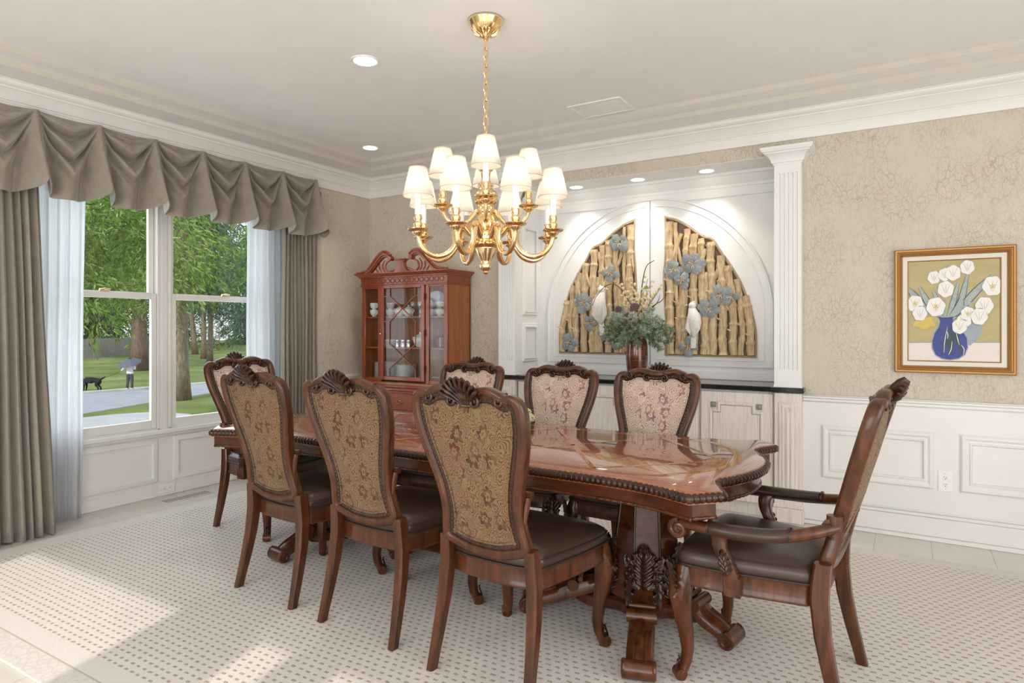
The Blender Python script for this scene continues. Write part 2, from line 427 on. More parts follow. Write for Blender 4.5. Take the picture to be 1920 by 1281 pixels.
M['bird'] = relief_mat('white_carved_bird', (.72,.68,.62), (.82,.79,.74), (.88,.86,.82), (8,8,8))
# ------------------------------------------------------------------ room shell
X0, X1, Y0, Y1 = -4.73, 2.9, -2.6, 4.916
XR = -5.13                      # plane of the windows, at the back of the window bay
BY0, BY1, BZ = 1.55, 4.27, 2.64   # the bay opening
NX0, NX1, NY, NZ = -2.925, -0.795, 5.30, 2.585   # wall niche
def struct(o): return tag(o, kind='structure')

b = MB(); b.box(-5.4, X1+.2, Y0-.2, 5.5, -.12, 0, 0); struct(b.build('floor', M['tile']))

# left wall around the bay, with the bay's own cheeks and head
b = MB()
b.box(X0-.12, X0, Y0, -1.2, 0, 3.05, 0); b.box(X0-.12, X0, .4, BY0, 0, 3.05, 0); b.box(X0-.12, X0, -1.2, .4, 0, .55, 0); b.box(X0-.12, X0, -1.2, .4, 2.45, 3.05, 0)
b.box(XR-.12, X0, BY1, Y1, 0, 3.05, 0); b.box(XR-.12, X0, BY0, BY1, BZ, 3.05, 0)
b.box(XR-.12, X0-.12, BY0-.1, BY0, 0, 3.05, 0)
wl = struct(b.build('wall_left', [M['paper']]))
# window bay back: panelled apron, piers and head in white
b = MB()
b.box(XR-.12, XR, BY0, BY1, 0, .53, 0, 0); b.box(XR-.12, XR, BY0, BY1, 2.47, BZ, 0, 0)
b.box(XR-.12, XR, BY0, 2.02, .53, 2.47, 0, 0); b.box(XR-.12, XR, 2.950, 3.030, .53, 2.47, 0, 0); b.box(XR-.12, XR, 3.96, BY1, .53, 2.47, 0, 0)
b.box(XR, XR+.006, 2.967, 3.013, .535, 2.47, .002, 0)
struct(b.build('wall_bay', [M['paint']]))
b = MB(); b.box(XR-.02, XR+.05, BY0, BY1, .505, .54, .006); b.box(XR, XR+.028, BY0, BY1, .485, .505, .005); struct(b.build('trim_1', M['paint']))
def frame_mould(b, axis, a0, a1, z0, z1, p, sg, w=.05, m=0, prof=None):
    """a mitred picture-frame moulding on a wall plane; axis = the in-plane horizontal axis"""
    prof = prof or [(0,0),(0,.006),(.008,.012),(.018,.012),(.03,.018),(.04,.016),(w-.006,.008),(w,0)]
    rings = []
    for d, h in prof:
        ring = []
        for (u, z) in ((a0+d, z0+d), (a1-d, z0+d), (a1-d, z1-d), (a0+d, z1-d)):
            ring.append((u, p+sg*h, z) if axis == 'x' else (p+sg*h, u, z))
        rings.append(ring)
    b.loft(rings, m, caps=False)
b = MB()
for a0, a1 in ((1.62, 2.02), (2.05, 2.935), (3.062, 3.92)): frame_mould(b, 'y', a0, a1, .115, .470, XR, 1, .045)
struct(b.build('trim_2', M['paint']))
b = MB(); b.box(XR, XR+.018, BY0, BY1, 0, .085, .004); b.box(XR, XR+.026, BY0, BY1, 0, .02, .006)
struct(b.build('baseboard_left', M['paint']))

# back wall with the niche opening
b = MB()
b.box(XR, NX0-.003, Y1, Y1+.06, 0, 3.05, 0); b.box(NX1+.003, X1, Y1, Y1+.06, 0, 3.05, 0); b.box(NX0-.003, NX1+.003, Y1, Y1+.06, NZ+.003, 3.05, 0)
struct(b.build('wall_back', M['paper']))
b = MB()
b.box(NX0-.1, NX0, Y1+.0605, NY+.1, 0, NZ, 0); b.box(NX1, NX1+.1, Y1+.0605, NY+.1, 0, NZ, 0); b.box(NX0-.0029, NX0, Y1, Y1+.0605, 0, NZ+.0029, 0); b.box(NX1, NX1+.0029, Y1, Y1+.0605, 0, NZ+.0029, 0); b.box(NX0, NX1, Y1, Y1+.0605, NZ, NZ+.0029, 0); b.box(NX0-.1, NX1+.1, NY, NY+.1, 0, 2.75, 0)
b.box(NX0-.1, NX1+.1, Y1+.0605, NY+.1, NZ, NZ+.06, 0)
struct(b.build('wall_niche', M['niche_paint']))
# right and front walls, out of the picture: the front wall has two tall windows, the right wall one wide opening
b = MB(); b.box(X1, X1+.12, Y0, -1.4, 0, 3.05, 0); b.box(X1, X1+.12, 2.6, Y1, 0, 3.05, 0); b.box(X1, X1+.12, -1.4, 2.6, 2.5, 3.05, 0)
struct(b.build('wall_right', M['paper']))
b = MB(); b.box(X0, -4.2, Y0-.12, Y0, 0, 3.05, 0); b.box(2.3, X1, Y0-.12, Y0, 0, 3.05, 0); b.box(-4.2, 2.3, Y0-.12, Y0, 2.55, 3.05, 0); b.box(-4.2, 2.3, Y0-.12, Y0, 0, .35, 0); b.box(-4.2, -3.3, Y0-.12, Y0, .35, 2.55, 0); b.box(-1.77, -1.20, Y0-.12, Y0, .35, 2.55, 0); b.box(-.98, -.74, Y0-.12, Y0, .35, 2.55, 0)
struct(b.build('wall_front', M['paper']))

# ceiling: flat field, two shallow tray steps with beige risers
def rect(o, z): return [(X0+o, Y0+o, z), (X1-o, Y0+o, z), (X1-o, Y1-o, z), (X0+o, Y1-o, z)]
b = MB()
b.loft([rect(0, 2.861), rect(.336, 2.861)], 0, False); b.loft([rect(.336, 2.861), rect(.336, 2.895)], 1, False)
b.loft([rect(.336, 2.895), rect(.483, 2.895)], 0, False); b.loft([rect(.483, 2.895), rect(.483, 2.9275)], 1, False)
b.add(rect(.483, 2.9275), [(0,1,2,3)], 0)
b.box(X0-.2, X1+.2, Y0-.2, Y1+.2, 2.96, 3.05, 0)
struct(b.build('ceiling', [M['ceil'], M['tray']], ang=20, flip=False))
crown = [(0,2.680),(.018,2.680),(.022,2.690),(.022,2.742),(.026,2.744),(.026,2.752),(.034,2.757),(.040,2.768),(.052,2.785),(.070,2.805),(.084,2.815),(.090,2.815),(.090,2.823),(.100,2.827),(.112,2.835),(.120,2.848),(.122,2.855),(.130,2.857),(.130,2.864)]
b = MB(); b.loft([rect(o, z) for o, z in crown], 0, False); struct(b.build('trim_3', M['paint'], ang=25))

# chair rail, wainscot panel mouldings and baseboard on the back wall right of the niche; rail + baseboard left of it
def wains(name, xa, xb, panels):
    b = MB()
    b.box(xa, xb, Y1-.012, Y1, 0, .875, 0)
    struct(b.build('trim_9', M['paint']))
    b = MB()
    for (z0, z1, d) in ((.842, .850, .016), (.850, .872, .022), (.872, .888, .034), (.888, .896, .028)): b.box(xa, xb, Y1-d, Y1-.001, z0, z1, .003)
    struct(b.build('trim_4', M['paint']))
    b = MB()
    for (z0, z1, d) in ((0, .028, .034), (.028, .150, .022), (.150, .172, .030), (.172, .185, .022)): b.box(xa, xb, Y1-d, Y1-.001, z0, z1, .004)
    struct(b.build('baseboard_back', M['paint']))
    b = MB()
    for a0, a1 in panels: frame_mould(b, 'x', a0, a1, .332, .690, Y1-.012, -1, .062, 0, [(0,0),(0,.010),(.010,.020),(.022,.020),(.036,.012),(.046,.012),(.050,.020),(.056,.020),(.062,.004),(.064,0)])
    if panels: struct(b.build('trim_5', M['paint'], ang=25))
wains('wainscot_right', -.618, X1, [(-.497, .150), (.286, .933), (1.069, 1.716), (1.85, 2.5)])
wains('wainscot_left', X0, -3.095, [])
b = MB()
for (z0, z1, d) in ((0, .15, .022), (.15, .185, .028), (.842, .872, .022), (.872, .888, .034), (.888, .896, .028)): b.box(X0, X0+d, BY1, Y1, z0, z1, .003)
b.box(X0, X0+.012, BY1, Y1, 0, .85, 0)
struct(b.build('trim_10', M['paint']))

# ------------------------------------------------------------------ windows
def window(name, ya, yb):
    r = empty(name, (XR, (ya+yb)/2, .53)); struct(r); w = (yb-ya)/2
    b = MB()
    for s in (-1, 1): b.box(-.10, .004, s*w, s*(w-.018), 0, 1.94, .002)
    b.box(-.10, .004, -w, w, 0, .018, .002); b.box(-.10, .004, -w, w, 1.922, 1.94, .002)
    b.build('window_frame', M['paint'], r)
    def sash(z0, z1, xa, xb, br, tr):
        iw = w-.020
        b = MB()
        for s in (-1, 1): b.box(xa, xb, s*iw, s*(iw-.042), z0, z1, .004)
        b.box(xa, xb, -iw+.042, iw-.042, z0, z0+br, .004); b.box(xa, xb, -iw+.042, iw-.042, z1-tr, z1, .004)
        o = b.build('sash', M['paint'], r)
        # dark gasket line around the pane
        b = MB(); b.box((xa+xb)/2-.003, (xa+xb)/2+.003, -iw+.04, iw-.04, z0+br-.003, z1-tr+.003, 0); b.build('pane', M['glass'], o)
    sash(.022, 1.102, -.040, -.004, .066, .046); sash(1.062, 1.918, -.080, -.044, .046, .05)
    b = MB(); b.box(-.032, -.008, .02, .09, 1.102, 1.112, .003); b.tube([(-.02,.035,1.114),(-.02,.06,1.122),(-.02,.10,1.118)], [.008,.007,.005], 8); b.ball((-.02,.03,1.114), .011)
    b.build('sash_lock', M['gold'], r)
    return r
window('window_1', 2.02, 2.950); window('window_2', 3.030, 3.960)

# ------------------------------------------------------------------ niche trim: pilasters, cornice, arched doors
def pilaster(xa, xb):
    b = MB(); yf = 4.83; w = xb-xa
    # fluted shaft drawn as a plan outline: five round-bottomed flutes
    out = [(xa, Y1), (xa, yf)]
    m = .020; p = (w-2*m)/5
    for k in range(5):
        a = xa+m+p*(k+.14); c = xa+m+p*(k+.86); out.append((a, yf))
        for j in range(1, 5): t = j/5; out.append((a+(c-a)*t, yf+.011*sin(pi*t)**.7))
        out.append((c, yf))
    out += [(xb, yf), (xb, Y1)]
    b.prism(out, 1.065, 2.435)
    for z0, z1 in ((.94, 1.065), (2.435, 2.50)): b.box(xa, xb, yf, Y1, z0, z1, .001)
    b.box(xa-.004, xb+.004, yf-.004, Y1, .94, .955, .002)
    prof = [(0,2.495),(.006,2.495),(.006,2.508),(.016,2.512),(.020,2.530),(.032,2.552),(.052,2.568),(.058,2.570),(.058,2.578),(.070,2.582),(.080,2.600),(.080,2.612)]
    b.loft([[(xa-o, Y1, z), (xa-o, yf-o, z), (xb+o, yf-o, z), (xb+o, Y1, z)] for o, z in prof])
    return struct(b.build('trim_6', M['niche_paint'], ang=25))
pilaster(-3.095, -2.925); pilaster(-.795, -.618)
b = MB()
prof = [(0,2.478),(.012,2.478),(.014,2.500),(.030,2.515),(.050,2.545),(.060,2.560),(.075,2.565),(.08,2.585)]
b.loft([[(NX0+.0, NY-o, z), (NX1, NY-o, z)] for o, z in prof], 0, False, False)
b.loft([[(NX0+o, Y1+.02, z), (NX0+o, NY, z)] for o, z in prof], 0, False, False)
b.box(NX0, NX1, NY-.012, NY, 2.404, 2.478, .004)
frame_mould(b, 'y', 4.955, 5.225, 1.05, 1.40, NX0, 1, .03); frame_mould(b, 'y', 4.955, 5.225, 1.47, 2.28, NX0, 1, .03)
b.box(NX0, NX1, NY-.02, NY, .94, 1.0, .004)
struct(b.build('trim_7', M['niche_paint'], ang=25))

# arched pair of panels that carries the reliefs
ACX = -1.855
def arch_out(n=40):    # right half of the arch outline, from bottom outside to the apex
    R = .975; zc = 1.465
    pts = [(R, 1.045), (R, 1.25)]
    pts += [(R*cos(t), zc+R*sin(t)) for t in [pi/2*k/(n-2) for k in range(n-1)]]
    return pts
REL = [(.862,1.122),(.862,1.235),(.858,1.341),(.830,1.47),(.798,1.576),(.742,1.72),(.668,1.849),(.598,1.955),(.540,2.05),(.512,2.080),(.470,2.090),(.418,2.121),(.330,2.190),(.23,2.252),(.128,2.286)]
def arc_resample(pts, n):
    L = [0]
    for a, c in zip(pts, pts[1:]): L.append(L[-1]+sqrt((a[0]-c[0])**2+(a[1]-c[1])**2))
    out = []; j = 0
    for k in range(n+1):
        d = L[-1]*k/n
        while j < len(L)-2 and L[j+1] < d: j += 1
        t = (d-L[j])/max(1e-9, L[j+1]-L[j]); out.append(tuple(pts[j][i]+(pts[j+1][i]-pts[j][i])*t for i in (0,1)))
    return out
RELC = arc_resample(catmull(REL, 4), 48)
def half_loops():
    o = arc_resample([(.004,1.045),(.975,1.045)], 12)[:-1]+arc_resample(arch_out(), 48)[:-1]+arc_resample([(.004,2.44),(.004,1.045)], 24)[:-1]
    wav = [(.128+.010*sin(k/24*pi*3), 2.286+(1.122-2.286)*k/24) for k in range(25)]
    i = arc_resample([(.128,1.122),(.862,1.122)], 12)[:-1]+RELC[:-1]+wav[:-1]
    return o, i
OL, IL = half_loops()
for sg in (1, -1):
    b = MB()
    def L(pts, y, d=0): return [(ACX+sg*p[0], y, p[1]) for p in pts]
    IM = inset(IL, -.020); OI = inset(OL, .010); OM = inset(OL, .055); OM2 = inset(OL, .062)
    b.loft([L(OL, NY), L(OL, NY-.026), L(IM, NY-.026), L(inset(IL, -.008), NY-.032), L(IL, NY-.026), L(IL, NY-.001)], 0, False)
    arcp = arch_out(40); ai = [(p[0]-.058*(p[0]/.975 if k > 1 else 1), p[1]-.058*max(0, (p[1]-1.465)/.975)) for k, p in enumerate(arcp)]
    b.tube(L(arcp, NY-.026), .009, 6, 0); b.tube([(ACX+sg*.06, NY-.026, 1.098), (ACX+sg*.917, NY-.026, 1.098)]+L([(ai[0][0], 1.10)]+ai[1:-1], NY-.026), .005, 6, 0)
    struct(b.build('door_1' if sg > 0 else 'door_2', M['niche_paint'], ang=30))
# ------------------------------------------------------------------ buffet under the niche
def cab_unit(xa, xb, label):
    w = xb-xa; r = empty('buffet_cabinet', ((xa+xb)/2, 4.86, 0)); tag(r, label, 'cabinet', 'whitewashed buffet cabinets')
    h = w/2
    b = MB(); b.box(-h+.001, h-.001, .022, .42, .09, .902, .002); b.box(-h+.001, h-.001, .05, .42, 0, .09, .002); b.build('body', M['wash'], r)
    d = MB(); d.box(-h+.012, h-.012, 0, .022, .10, .888, .004); o = d.build('door', M['wash'], r)
    def notch(x, z0, z1, n): return [(-x+n, z0), (x-n, z0), (x-n, z0+n), (x, z0+n), (x, z1-n), (x-n, z1-n), (x-n, z1), (-x+n, z1), (-x+n, z1-n), (-x, z1-n), (-x, z0+n), (-x+n, z0+n)]
    out = notch(h-.075, .175, .815, .055)
    b = MB(); A = out; B_ = inset(out, .006); C_ = inset(out, .018); D_ = inset(out, .024)
    b.loft([[(x, .0, z) for x, z in A], [(x, -.008, z) for x, z in B_], [(x, -.008, z) for x, z in C_], [(x, -.001, z) for x, z in D_]], 0, False)
    b.build('panel_moulding', M['wash'], o)
    b = MB()
    for q, t in ((A, .004), (D_, .004)):
        q2 = inset(q, t); b.loft([[(x, -.0008, z) for x, z in q], [(x, -.0012, z) for x, z in q2]], 0, False)
    b.build('glaze_line', M['washgroove'], o)
    for sx in (-1, 1):
        for z in (.790, .200):
            b = MB(); x = sx*(h-.105); b.box(x-.02, x+.02, -.008, .0, z-.02, z+.02, .002); b.lathe([(.001,0),(.012,.001),(.013,.004),(.007,.006),(.001,.007)], 10, (0,0,0))
            n = len(b.v)-50
            for i in range(n, len(b.v)):
                p = b.v[i]; b.v[i] = (x+p[0], -.008-p[2], z+p[1])
            b.build('rosette', M['rosette'], o)
    b = MB(); b.ball((h-.035, -.014, .52), .011); b.tube([(h-.035,0,.52),(h-.035,-.012,.52)], .005, 8); b.build('knob', M['oldgold'], o)
    return r
xs = [-2.925+i*(2.13/4) for i in range(5)]
labs = ['whitewashed buffet cabinet with grey rosettes, nearest the china cabinet under the counter', 'whitewashed buffet cabinet under the black counter, left of the vase', 'whitewashed buffet cabinet directly under the vase', 'whitewashed buffet cabinet at the right end beside the fluted pilaster']
for i in range(4): cab_unit(xs[i], xs[i+1], labs[i])
for xa, xb in ((-3.095, -2.926), (-.794, -.618)):
    b = MB(); b.box(xa, xb, 4.83, Y1, .085, .902, .003)
    for z0, z1, o in ((0, .10, .014), (.10, .125, .008)): b.box(xa-o, xb+o, 4.83-o, Y1, z0, z1, .006)
    frame_mould(b, 'x', xa+.028, xb-.028, .17, .84, 4.83, -1, .022); frame_mould(b, 'x', xa+.056, xb-.056, .20, .81, 4.83, -1, .012)
    g = MB()
    struct(b.build('trim_8', M['wash'], ang=25))
b = MB()
out = [(-3.112, 4.913), (-3.112, 4.812), (-2.905, 4.812), (-2.895, 4.838), (-.825, 4.838), (-.815, 4.812), (-.602, 4.812), (-.602, 4.913), (-.80, 4.913), (-.80, 5.299), (-2.92, 5.299), (-2.92, 4.913)]
b.prism(out, .904, .940, 'z', 0, .006)
o = b.build('countertop', M['granite']); tag(o, 'black polished granite counter running along the niche above the buffet cabinets', 'countertop')

# ------------------------------------------------------------------ carved reliefs in the arched panels
def relief_top(x):   # height of the rim at distance x from the arch centre line
    best = 1.13
    for (a, za), (c, zc) in zip(RELC, RELC[1:]):
        if min(a, c) <= x <= max(a, c) and abs(a-c) > 1e-6: best = max(best, za+(zc-za)*(x-a)/(c-a))
    return best
def stalk(b, pts, r, seed):
    """a knobbly bamboo-like stem: nodes swell and kink along the path"""
    q = random.Random(seed); P = catmull(pts, 8); n = len(P); L = 0; path = []; rad = []
    nd = .10+q.random()*.05; ph = q.random()*nd
    for i, p in enumerate(P):
        if i: L += (Vector(p)-Vector(P[i-1])).length
    step = .011; acc = 0; i = 0; prev = Vector(P[0]); fine = [prev.copy()]
    for p in P[1:]:
        p = Vector(p); d = (p-prev).length; k = max(1, int(d/step))
        for j in range(1, k+1): fine.append(prev.lerp(p, j/k))
        prev = p
    s = 0
    for j, p in enumerate(fine):
        if j: s += (p-fine[j-1]).length
        t = ((s+ph) % nd)/nd
        sw = .92+.05*sin(2*pi*t)+.30*exp(-((t-.5)/.055)**2)*1.0
        path.append(p+Vector((.004*sin(s*23+seed), 0, 0))); rad.append(r*sw)
    st = len(b.v); b.tube(path, rad, 10, 0, True, False, (1, .75), up=(0, 0, 1) if abs((P[-1][0]-P[0][0])) > abs(P[-1][2]-P[0][2]) else (1, 0, 0))
def leaf_cluster(parent, x, z, y, s, k, seed):
    q = random.Random(seed); b = MB()
    for i in range(k):
        a = 2*pi*i/k+q.uniform(-.35,.35); R = s*(.82+.3*q.random()); L = s*.56*(.85+.35*q.random())
        cx, cz = x+R*cos(a)*.75, z+R*sin(a)*.75; tilt = q.uniform(-.3,.3)
        def fn(u, v, a=a, cx=cx, cz=cz, L=L, tilt=tilt):
            th = 2*pi*u; r = v; lx = r*L*cos(th); lz = r*L*(1.0+.12*cos(th*2))*sin(th)
            rib = .0040*abs(sin(th*6+a))*r
            d = -.007*(1-r*r)-rib+tilt*lx*.8-.004*(i % 3)
            return (cx+lx*cos(a)-lz*sin(a), y+d, cz+lx*sin(a)+lz*cos(a))
        b.grid(fn, 20, 4, 0, True)
    o = b.build('leaf_cluster', M['bluegrey'], parent, ang=80)
    b = MB()
    for i in range(5):
        a = 2*pi*i/5+q.random(); b.tube([(x, y-.012, z), (x+.02*cos(a), y-.026, z+.02*sin(a)), (x+.034*cos(a), y-.028, z+.034*sin(a))], [.004,.003,.004], 5)
    b.build('twig', M['stalk'], o); return o
def carved_bird(parent, x, z, y, s, fl=1, rot=0.0):
    b = MB()
    def bl(pts, r, n=12): b.tube([(x+fl*p[0]*s, y+p[1]*s, z+p[2]*s) for p in pts], [q*s for q in r], n, 0, True, False, (1, .75), up=(1,0,0))
    bl([(0,-.02,.55),(-.05,-.10,.50),(-.03,-.14,.38),(.03,-.16,.20),(.05,-.15,.0),(.03,-.12,-.2),(.0,-.09,-.38),(-.02,-.06,-.52)], [.02,.10,.13,.20,.22,.18,.10,.02])   # body
    b.ball((x+fl*-.03*s, y-.13*s, z+.52*s), .115*s, 14, 0, (1.05,.9,1))
    bl([(-.10,-.15,.53),(-.19,-.16,.55),(-.27,-.15,.52)], [.05,.035,.004], 8)      # beak
    bl([(-.04,-.12,.60),(.03,-.10,.63),(.09,-.08,.58)], [.05,.05,.015], 8)           # crest
    o = b.build('carved_bird', M['bird'], parent, ang=70)
    w = MB()
    for sx, k in ((-1, 6), (1, 7)):
        for i in range(k):
            t = i/k; p0 = (sx*(.10+.08*t), -.22+.03*t, .28-.30*t); L = .34+.1*t
            q = [(x+fl*(p0[0])*s, y+p0[1]*s, z+p0[2]*s), (x+fl*(p0[0]+.02*sx)*s, y+(p0[1]-.03)*s, z+(p0[2]-L*.5)*s), (x+fl*(p0[0]*.45)*s, y+(p0[1]+.02)*s, z+(p0[2]-L)*s)]
            w.tube(q, [.03*s, .055*s, .01*s], 8, 0, True, False, (1,.5), up=(1,0,0))
    for i in range(3): w.tube([(x+fl*(-.03+.03*i)*s, y-.08*s, z-.38*s), (x+fl*(-.07+.05*i)*s, y-.07*s, z-.8*s)], [.05*s,.03*s], 8, 0, True, False, (1,.4), up=(1,0,0))
    w.build('wing_feathers', M['bird'], o, ang=70); return o

def relief(sg, name_label, xs_, leaves, bird, seed):
    r = empty('carved_relief', (ACX+sg*.495, NY-.024, 1.122)); tag(r, name_label, 'wall relief'); r['group'] = 'carved reliefs in the arched niche'
    ox = ACX+sg*.495
    def P(x, z): return (ACX+sg*x-ox, z-1.122)
    b = MB(); lp = [P(*p) for p in IL]
    b.loft([[(x, .022, z) for x, z in lp], [(x, .016, z) for x, z in lp]], 0); b.build('ground', M['ground_relief'], r)
    b = MB(); a1 = inset(lp, .004); a2 = inset(lp, .013)
    b.loft([[(x, .02, z) for x, z in lp], [(x, -.008, z) for x, z in lp], [(x, -.012, z) for x, z in a1], [(x, -.010, z) for x, z in a2], [(x, .018, z) for x, z in a2]], 0, False); b.build('rim', M['relief_rim'], r)
    q = random.Random(seed)
    for k, (xb, xm, xt, rad, f) in enumerate(xs_):
        zt = min(relief_top(max(.135, xt))-.016-rad*.55, 2.26) if f >= 1 else 1.14+f*(relief_top(max(.135, xt))-1.14)
        b = MB(); d = -.004-.016*q.random(); z0 = 1.140
        pts = [(xb, z0), (xb*.7+xm*.3+q.uniform(-.01,.01), z0+(zt-z0)*.28), (xm, z0+(zt-z0)*.55), (xm*.4+xt*.6, z0+(zt-z0)*.8), (xt, zt)]
        stalk(b, [(P(*p)[0], d, P(*p)[1]) for p in pts], rad, seed*31+k)
        # a side shoot that forks off near the top
        if f >= 1 and rad > .026 and zt > 1.75:
            dx = q.choice((-1, 1))*rad*2.0; zf = zt-.30-.1*q.random(); xe = xm*.3+xt*.7+dx*1.35
            if xe > .15 and relief_top(xe) > zf+.12:
                ze = min(relief_top(xe)-.03, zf+.24)
                stalk(b, [(P(xm*.3+xt*.7, zf)[0], d-.004, P(0, zf)[1]), (P(xm*.3+xt*.7+dx*.7, zf)[0], d-.01, P(0, zf+.09)[1]), (P(xe, ze)[0], d-.002, P(0, ze)[1])], rad*.5, seed*7+k)
        for j in range(1):
            zs = z0+(zt-z0)*q.uniform(.25,.6); sx = q.choice((-1, 1)); xx = xm+(xb-xm)*.4
            b.tube([(P(xx, zs)[0], d-.012, P(0, zs)[1]), (P(xx+sx*rad*1.3, zs)[0], d-.022, P(0, zs+.02)[1])], [rad*.34, rad*.16], 7)
        b.build('bamboo_stalk', M['stalk'], r, ang=60)
    for (lx, lz, s, k, sd) in leaves:
        x, z = P(lx, lz); leaf_cluster(r, x, z, -.040, s, k, sd)
    bx, bz, bs, fl = bird; x, z = P(bx, bz); carved_bird(r, x, z, -.035, bs, fl)
    return r
SR = [(.175,.175,.170,.036,1), (.245,.262,.275,.026,.55), (.29,.30,.315,.030,1), (.375,.372,.372,.036,1), (.455,.44,.43,.030,1), (.525,.52,.505,.036,1), (.605,.605,.590,.036,1), (.69,.685,.645,.034,1), (.745,.75,.715,.026,1), (.825,.815,.775,.032,1), (.235,.225,.222,.020,1), (.485,.475,.47,.024,.7)]
relief(1, 'arched carved relief of tan bamboo with a white bird, right of the vase', SR,
       [(.215,1.84,.062,6,3), (.285,1.745,.056,5,4), (.375,1.87,.075,6,5), (.60,1.615,.070,6,6), (.50,1.51,.070,6,8), (.335,1.205,.066,4,9), (.68,1.60,.050,3,10)], (.385,1.40,.26,1), 11)
relief(-1, 'arched carved relief of tan bamboo partly hidden by the flower arrangement, left of the vase', SR,
       [(.26,2.09,.070,6,13), (.34,1.83,.062,4,14), (.60,1.58,.072,6,15), (.54,1.40,.055,5,16), (.74,1.225,.066,5,17), (.30,1.25,.06,4,18), (.40,1.30,.05,4,19)], (.42,1.53,.30,-1), 23)

# ------------------------------------------------------------------ vase and dried arrangement
VX, VY, VZ = -1.862, 4.98, .9405
b = MB()
prof = [(.001,0),(.066,0),(.070,.004),(.076,.05),(.086,.13),(.089,.19),(.086,.255),(.076,.315),(.062,.358),(.058,.372),(.060,.384),(.054,.384),(.052,.37),(.06,.32),(.06,.1),(.001,.06)]
b.lathe(catmull(prof, 4)[:], 40, mod=lambda t, z: 1+.006*sin(z*420))
mv, nt, bs, oo = nmat('copper_brown_glaze'); NN = NB(nt)
NN.l(NN.ramp(NN.noise(NN.coord((2,2,26)), 3, 3), [(.3, (.055,.016,.010)), (.55, (.15,.042,.020)), (.75, (.24,.085,.035))]), bs.inputs['Base Color']); bs.inputs['Roughness'].default_value = .22; bs.inputs['Coat Weight'].default_value = .6; bs.inputs['Metallic'].default_value = .25
o = b.build('vase', mv, loc=(VX, VY, VZ)); tag(o, 'tall brown ribbed glazed vase standing on the black niche counter', 'vase')
M['needle'] = relief_mat('frosted_fir', (.08,.14,.06), (.22,.30,.17), (.55,.60,.46), (10,10,10))
M['needle_pale'] = relief_mat('pale_frosted_fir', (.30,.37,.25), (.52,.57,.45), (.76,.78,.69), (10,10,10))
M['berry'] = plain('cream_berry', (.80,.66,.44), .35)
M['twig'] = plain('brown_twig', (.10,.05,.03), .6)
M['stem'] = plain('green_gold_stem', (.28,.22,.07), .6)
M['pod'] = plain('lotus_pod', (.085,.045,.045), .6)
M['green_leaf'] = plain('fresh_green_leaf', (.26,.36,.06), .45)
M['feather'] = plain('brown_feather', (.20,.11,.05), .7)
A = empty('flower_arrangement', (VX, VY, VZ+.38)); tag(A, 'dried arrangement of frosted fir, cream berries and lotus pods in the brown vase', 'flower arrangement')
q = random.Random(5)
def fir(b, p0, d, L, seed):
    """a sprig: a drooping stem with side shoots, each shoot set with short needles"""
    rr = random.Random(seed); d = Vector(d).normalized(); p = Vector(p0); n = 9
    pts = [p.copy()]
    for i in range(n):
        d = (d+Vector((0,0,-.06))).normalized(); p = p+d*L/n; pts.append(p.copy())
    b.tube(pts, [.003]*len(pts), 4)
    for i, a in enumerate(pts[2:], 2):
        for s in range(4):
            side = Vector((rr.uniform(-1,1), rr.uniform(-1,1), rr.uniform(-.5,.8))).normalized()
            sd = (d*.75+side).normalized(); l = L*(.10+.22*(1-i/n))*rr.uniform(.8,1.25)
            e = a+sd*l
            for k in range(9):
                c = a.lerp(e, (k+.5)/9)
                for w in range(3):
                    nd = (sd*.7+Vector((rr.uniform(-1,1), rr.uniform(-1,1), rr.uniform(-1,1)))).normalized()*rr.uniform(.012,.024)
                    x = nd.cross(sd); x = (x.normalized() if x.length > 1e-6 else sd.orthogonal().normalized())*.0032
                    b.add([c-x, c+x, c+nd], [(0,1,2)])
for j, (mat, cnt) in enumerate((('needle', 30), ('needle_pale', 34))):
    for k in range(cnt):
        b = MB(); a = 2*pi*(k+.5*j)/cnt+q.uniform(-.2,.2); el = q.uniform(-.35,.55) if j == 0 else q.uniform(-.25,1.15)
        L = q.uniform(.19,.27) if j == 0 else q.uniform(.15,.245)
        ce = cos(el); fir(b, (.02*cos(a), .02*sin(a), .015), (cos(a)*ce*1.0, sin(a)*ce*.72, sin(el)), L, 100*j+k)
        b.build('fir_sprig', M[mat], A, flip=False, ang=180)
for k in range(20):       # berry sprays
    a = q.uniform(0, 2*pi); lean = q.uniform(.03,.16)*(1 if k else .3); H = q.uniform(.26,.44) if k != 1 else .36
    tx, ty = (lean*cos(a)*1.25+.015, lean*sin(a)*.45); 
    if k == 1: tx, ty = .20, -.02
    if k == 2: tx, ty, H = -.13, -.03, .40
    b = MB(); path = catmull([(0,0,0), (tx*.35, ty*.4, H*.45), (tx, ty, H)], 6); b.tube(path, .0022, 5); o = b.build('berry_stem', M['stem'], A)
    b = MB()
    for i in range(12):
        t = .45+.55*i/11; p = Vector(path[0]).lerp(Vector(path[-1]), t); p = Vector(path[min(len(path)-1, int(t*(len(path)-1)))])
        c = p+Vector((q.uniform(-1,1), q.uniform(-1,.6), q.uniform(-.5,.8)))*.022; b.ball(c, q.uniform(.0095,.0130), 8)
    b.build('berry_cluster', M['berry'], o)
for pts, r0 in (([(0,0,.05),(-.02,-.02,.18),(-.14,-.04,.37),(-.24,-.05,.385),(-.33,-.05,.30),(-.37,-.05,.22)], .005), ([(0,0,.05),(.03,0,.25),(.055,-.01,.42),(.09,-.02,.53),(.155,-.03,.57)], .0055), ([(0,0,.05),(-.01,.0,.3),(-.035,0,.48),(-.05,0,.60)], .005)):
    P = catmull(pts, 7); b = MB(); b.tube(P, [r0*(1-.55*i/len(P)) for i in range(len(P))], 7); b.build('curved_twig', M['twig'], A)
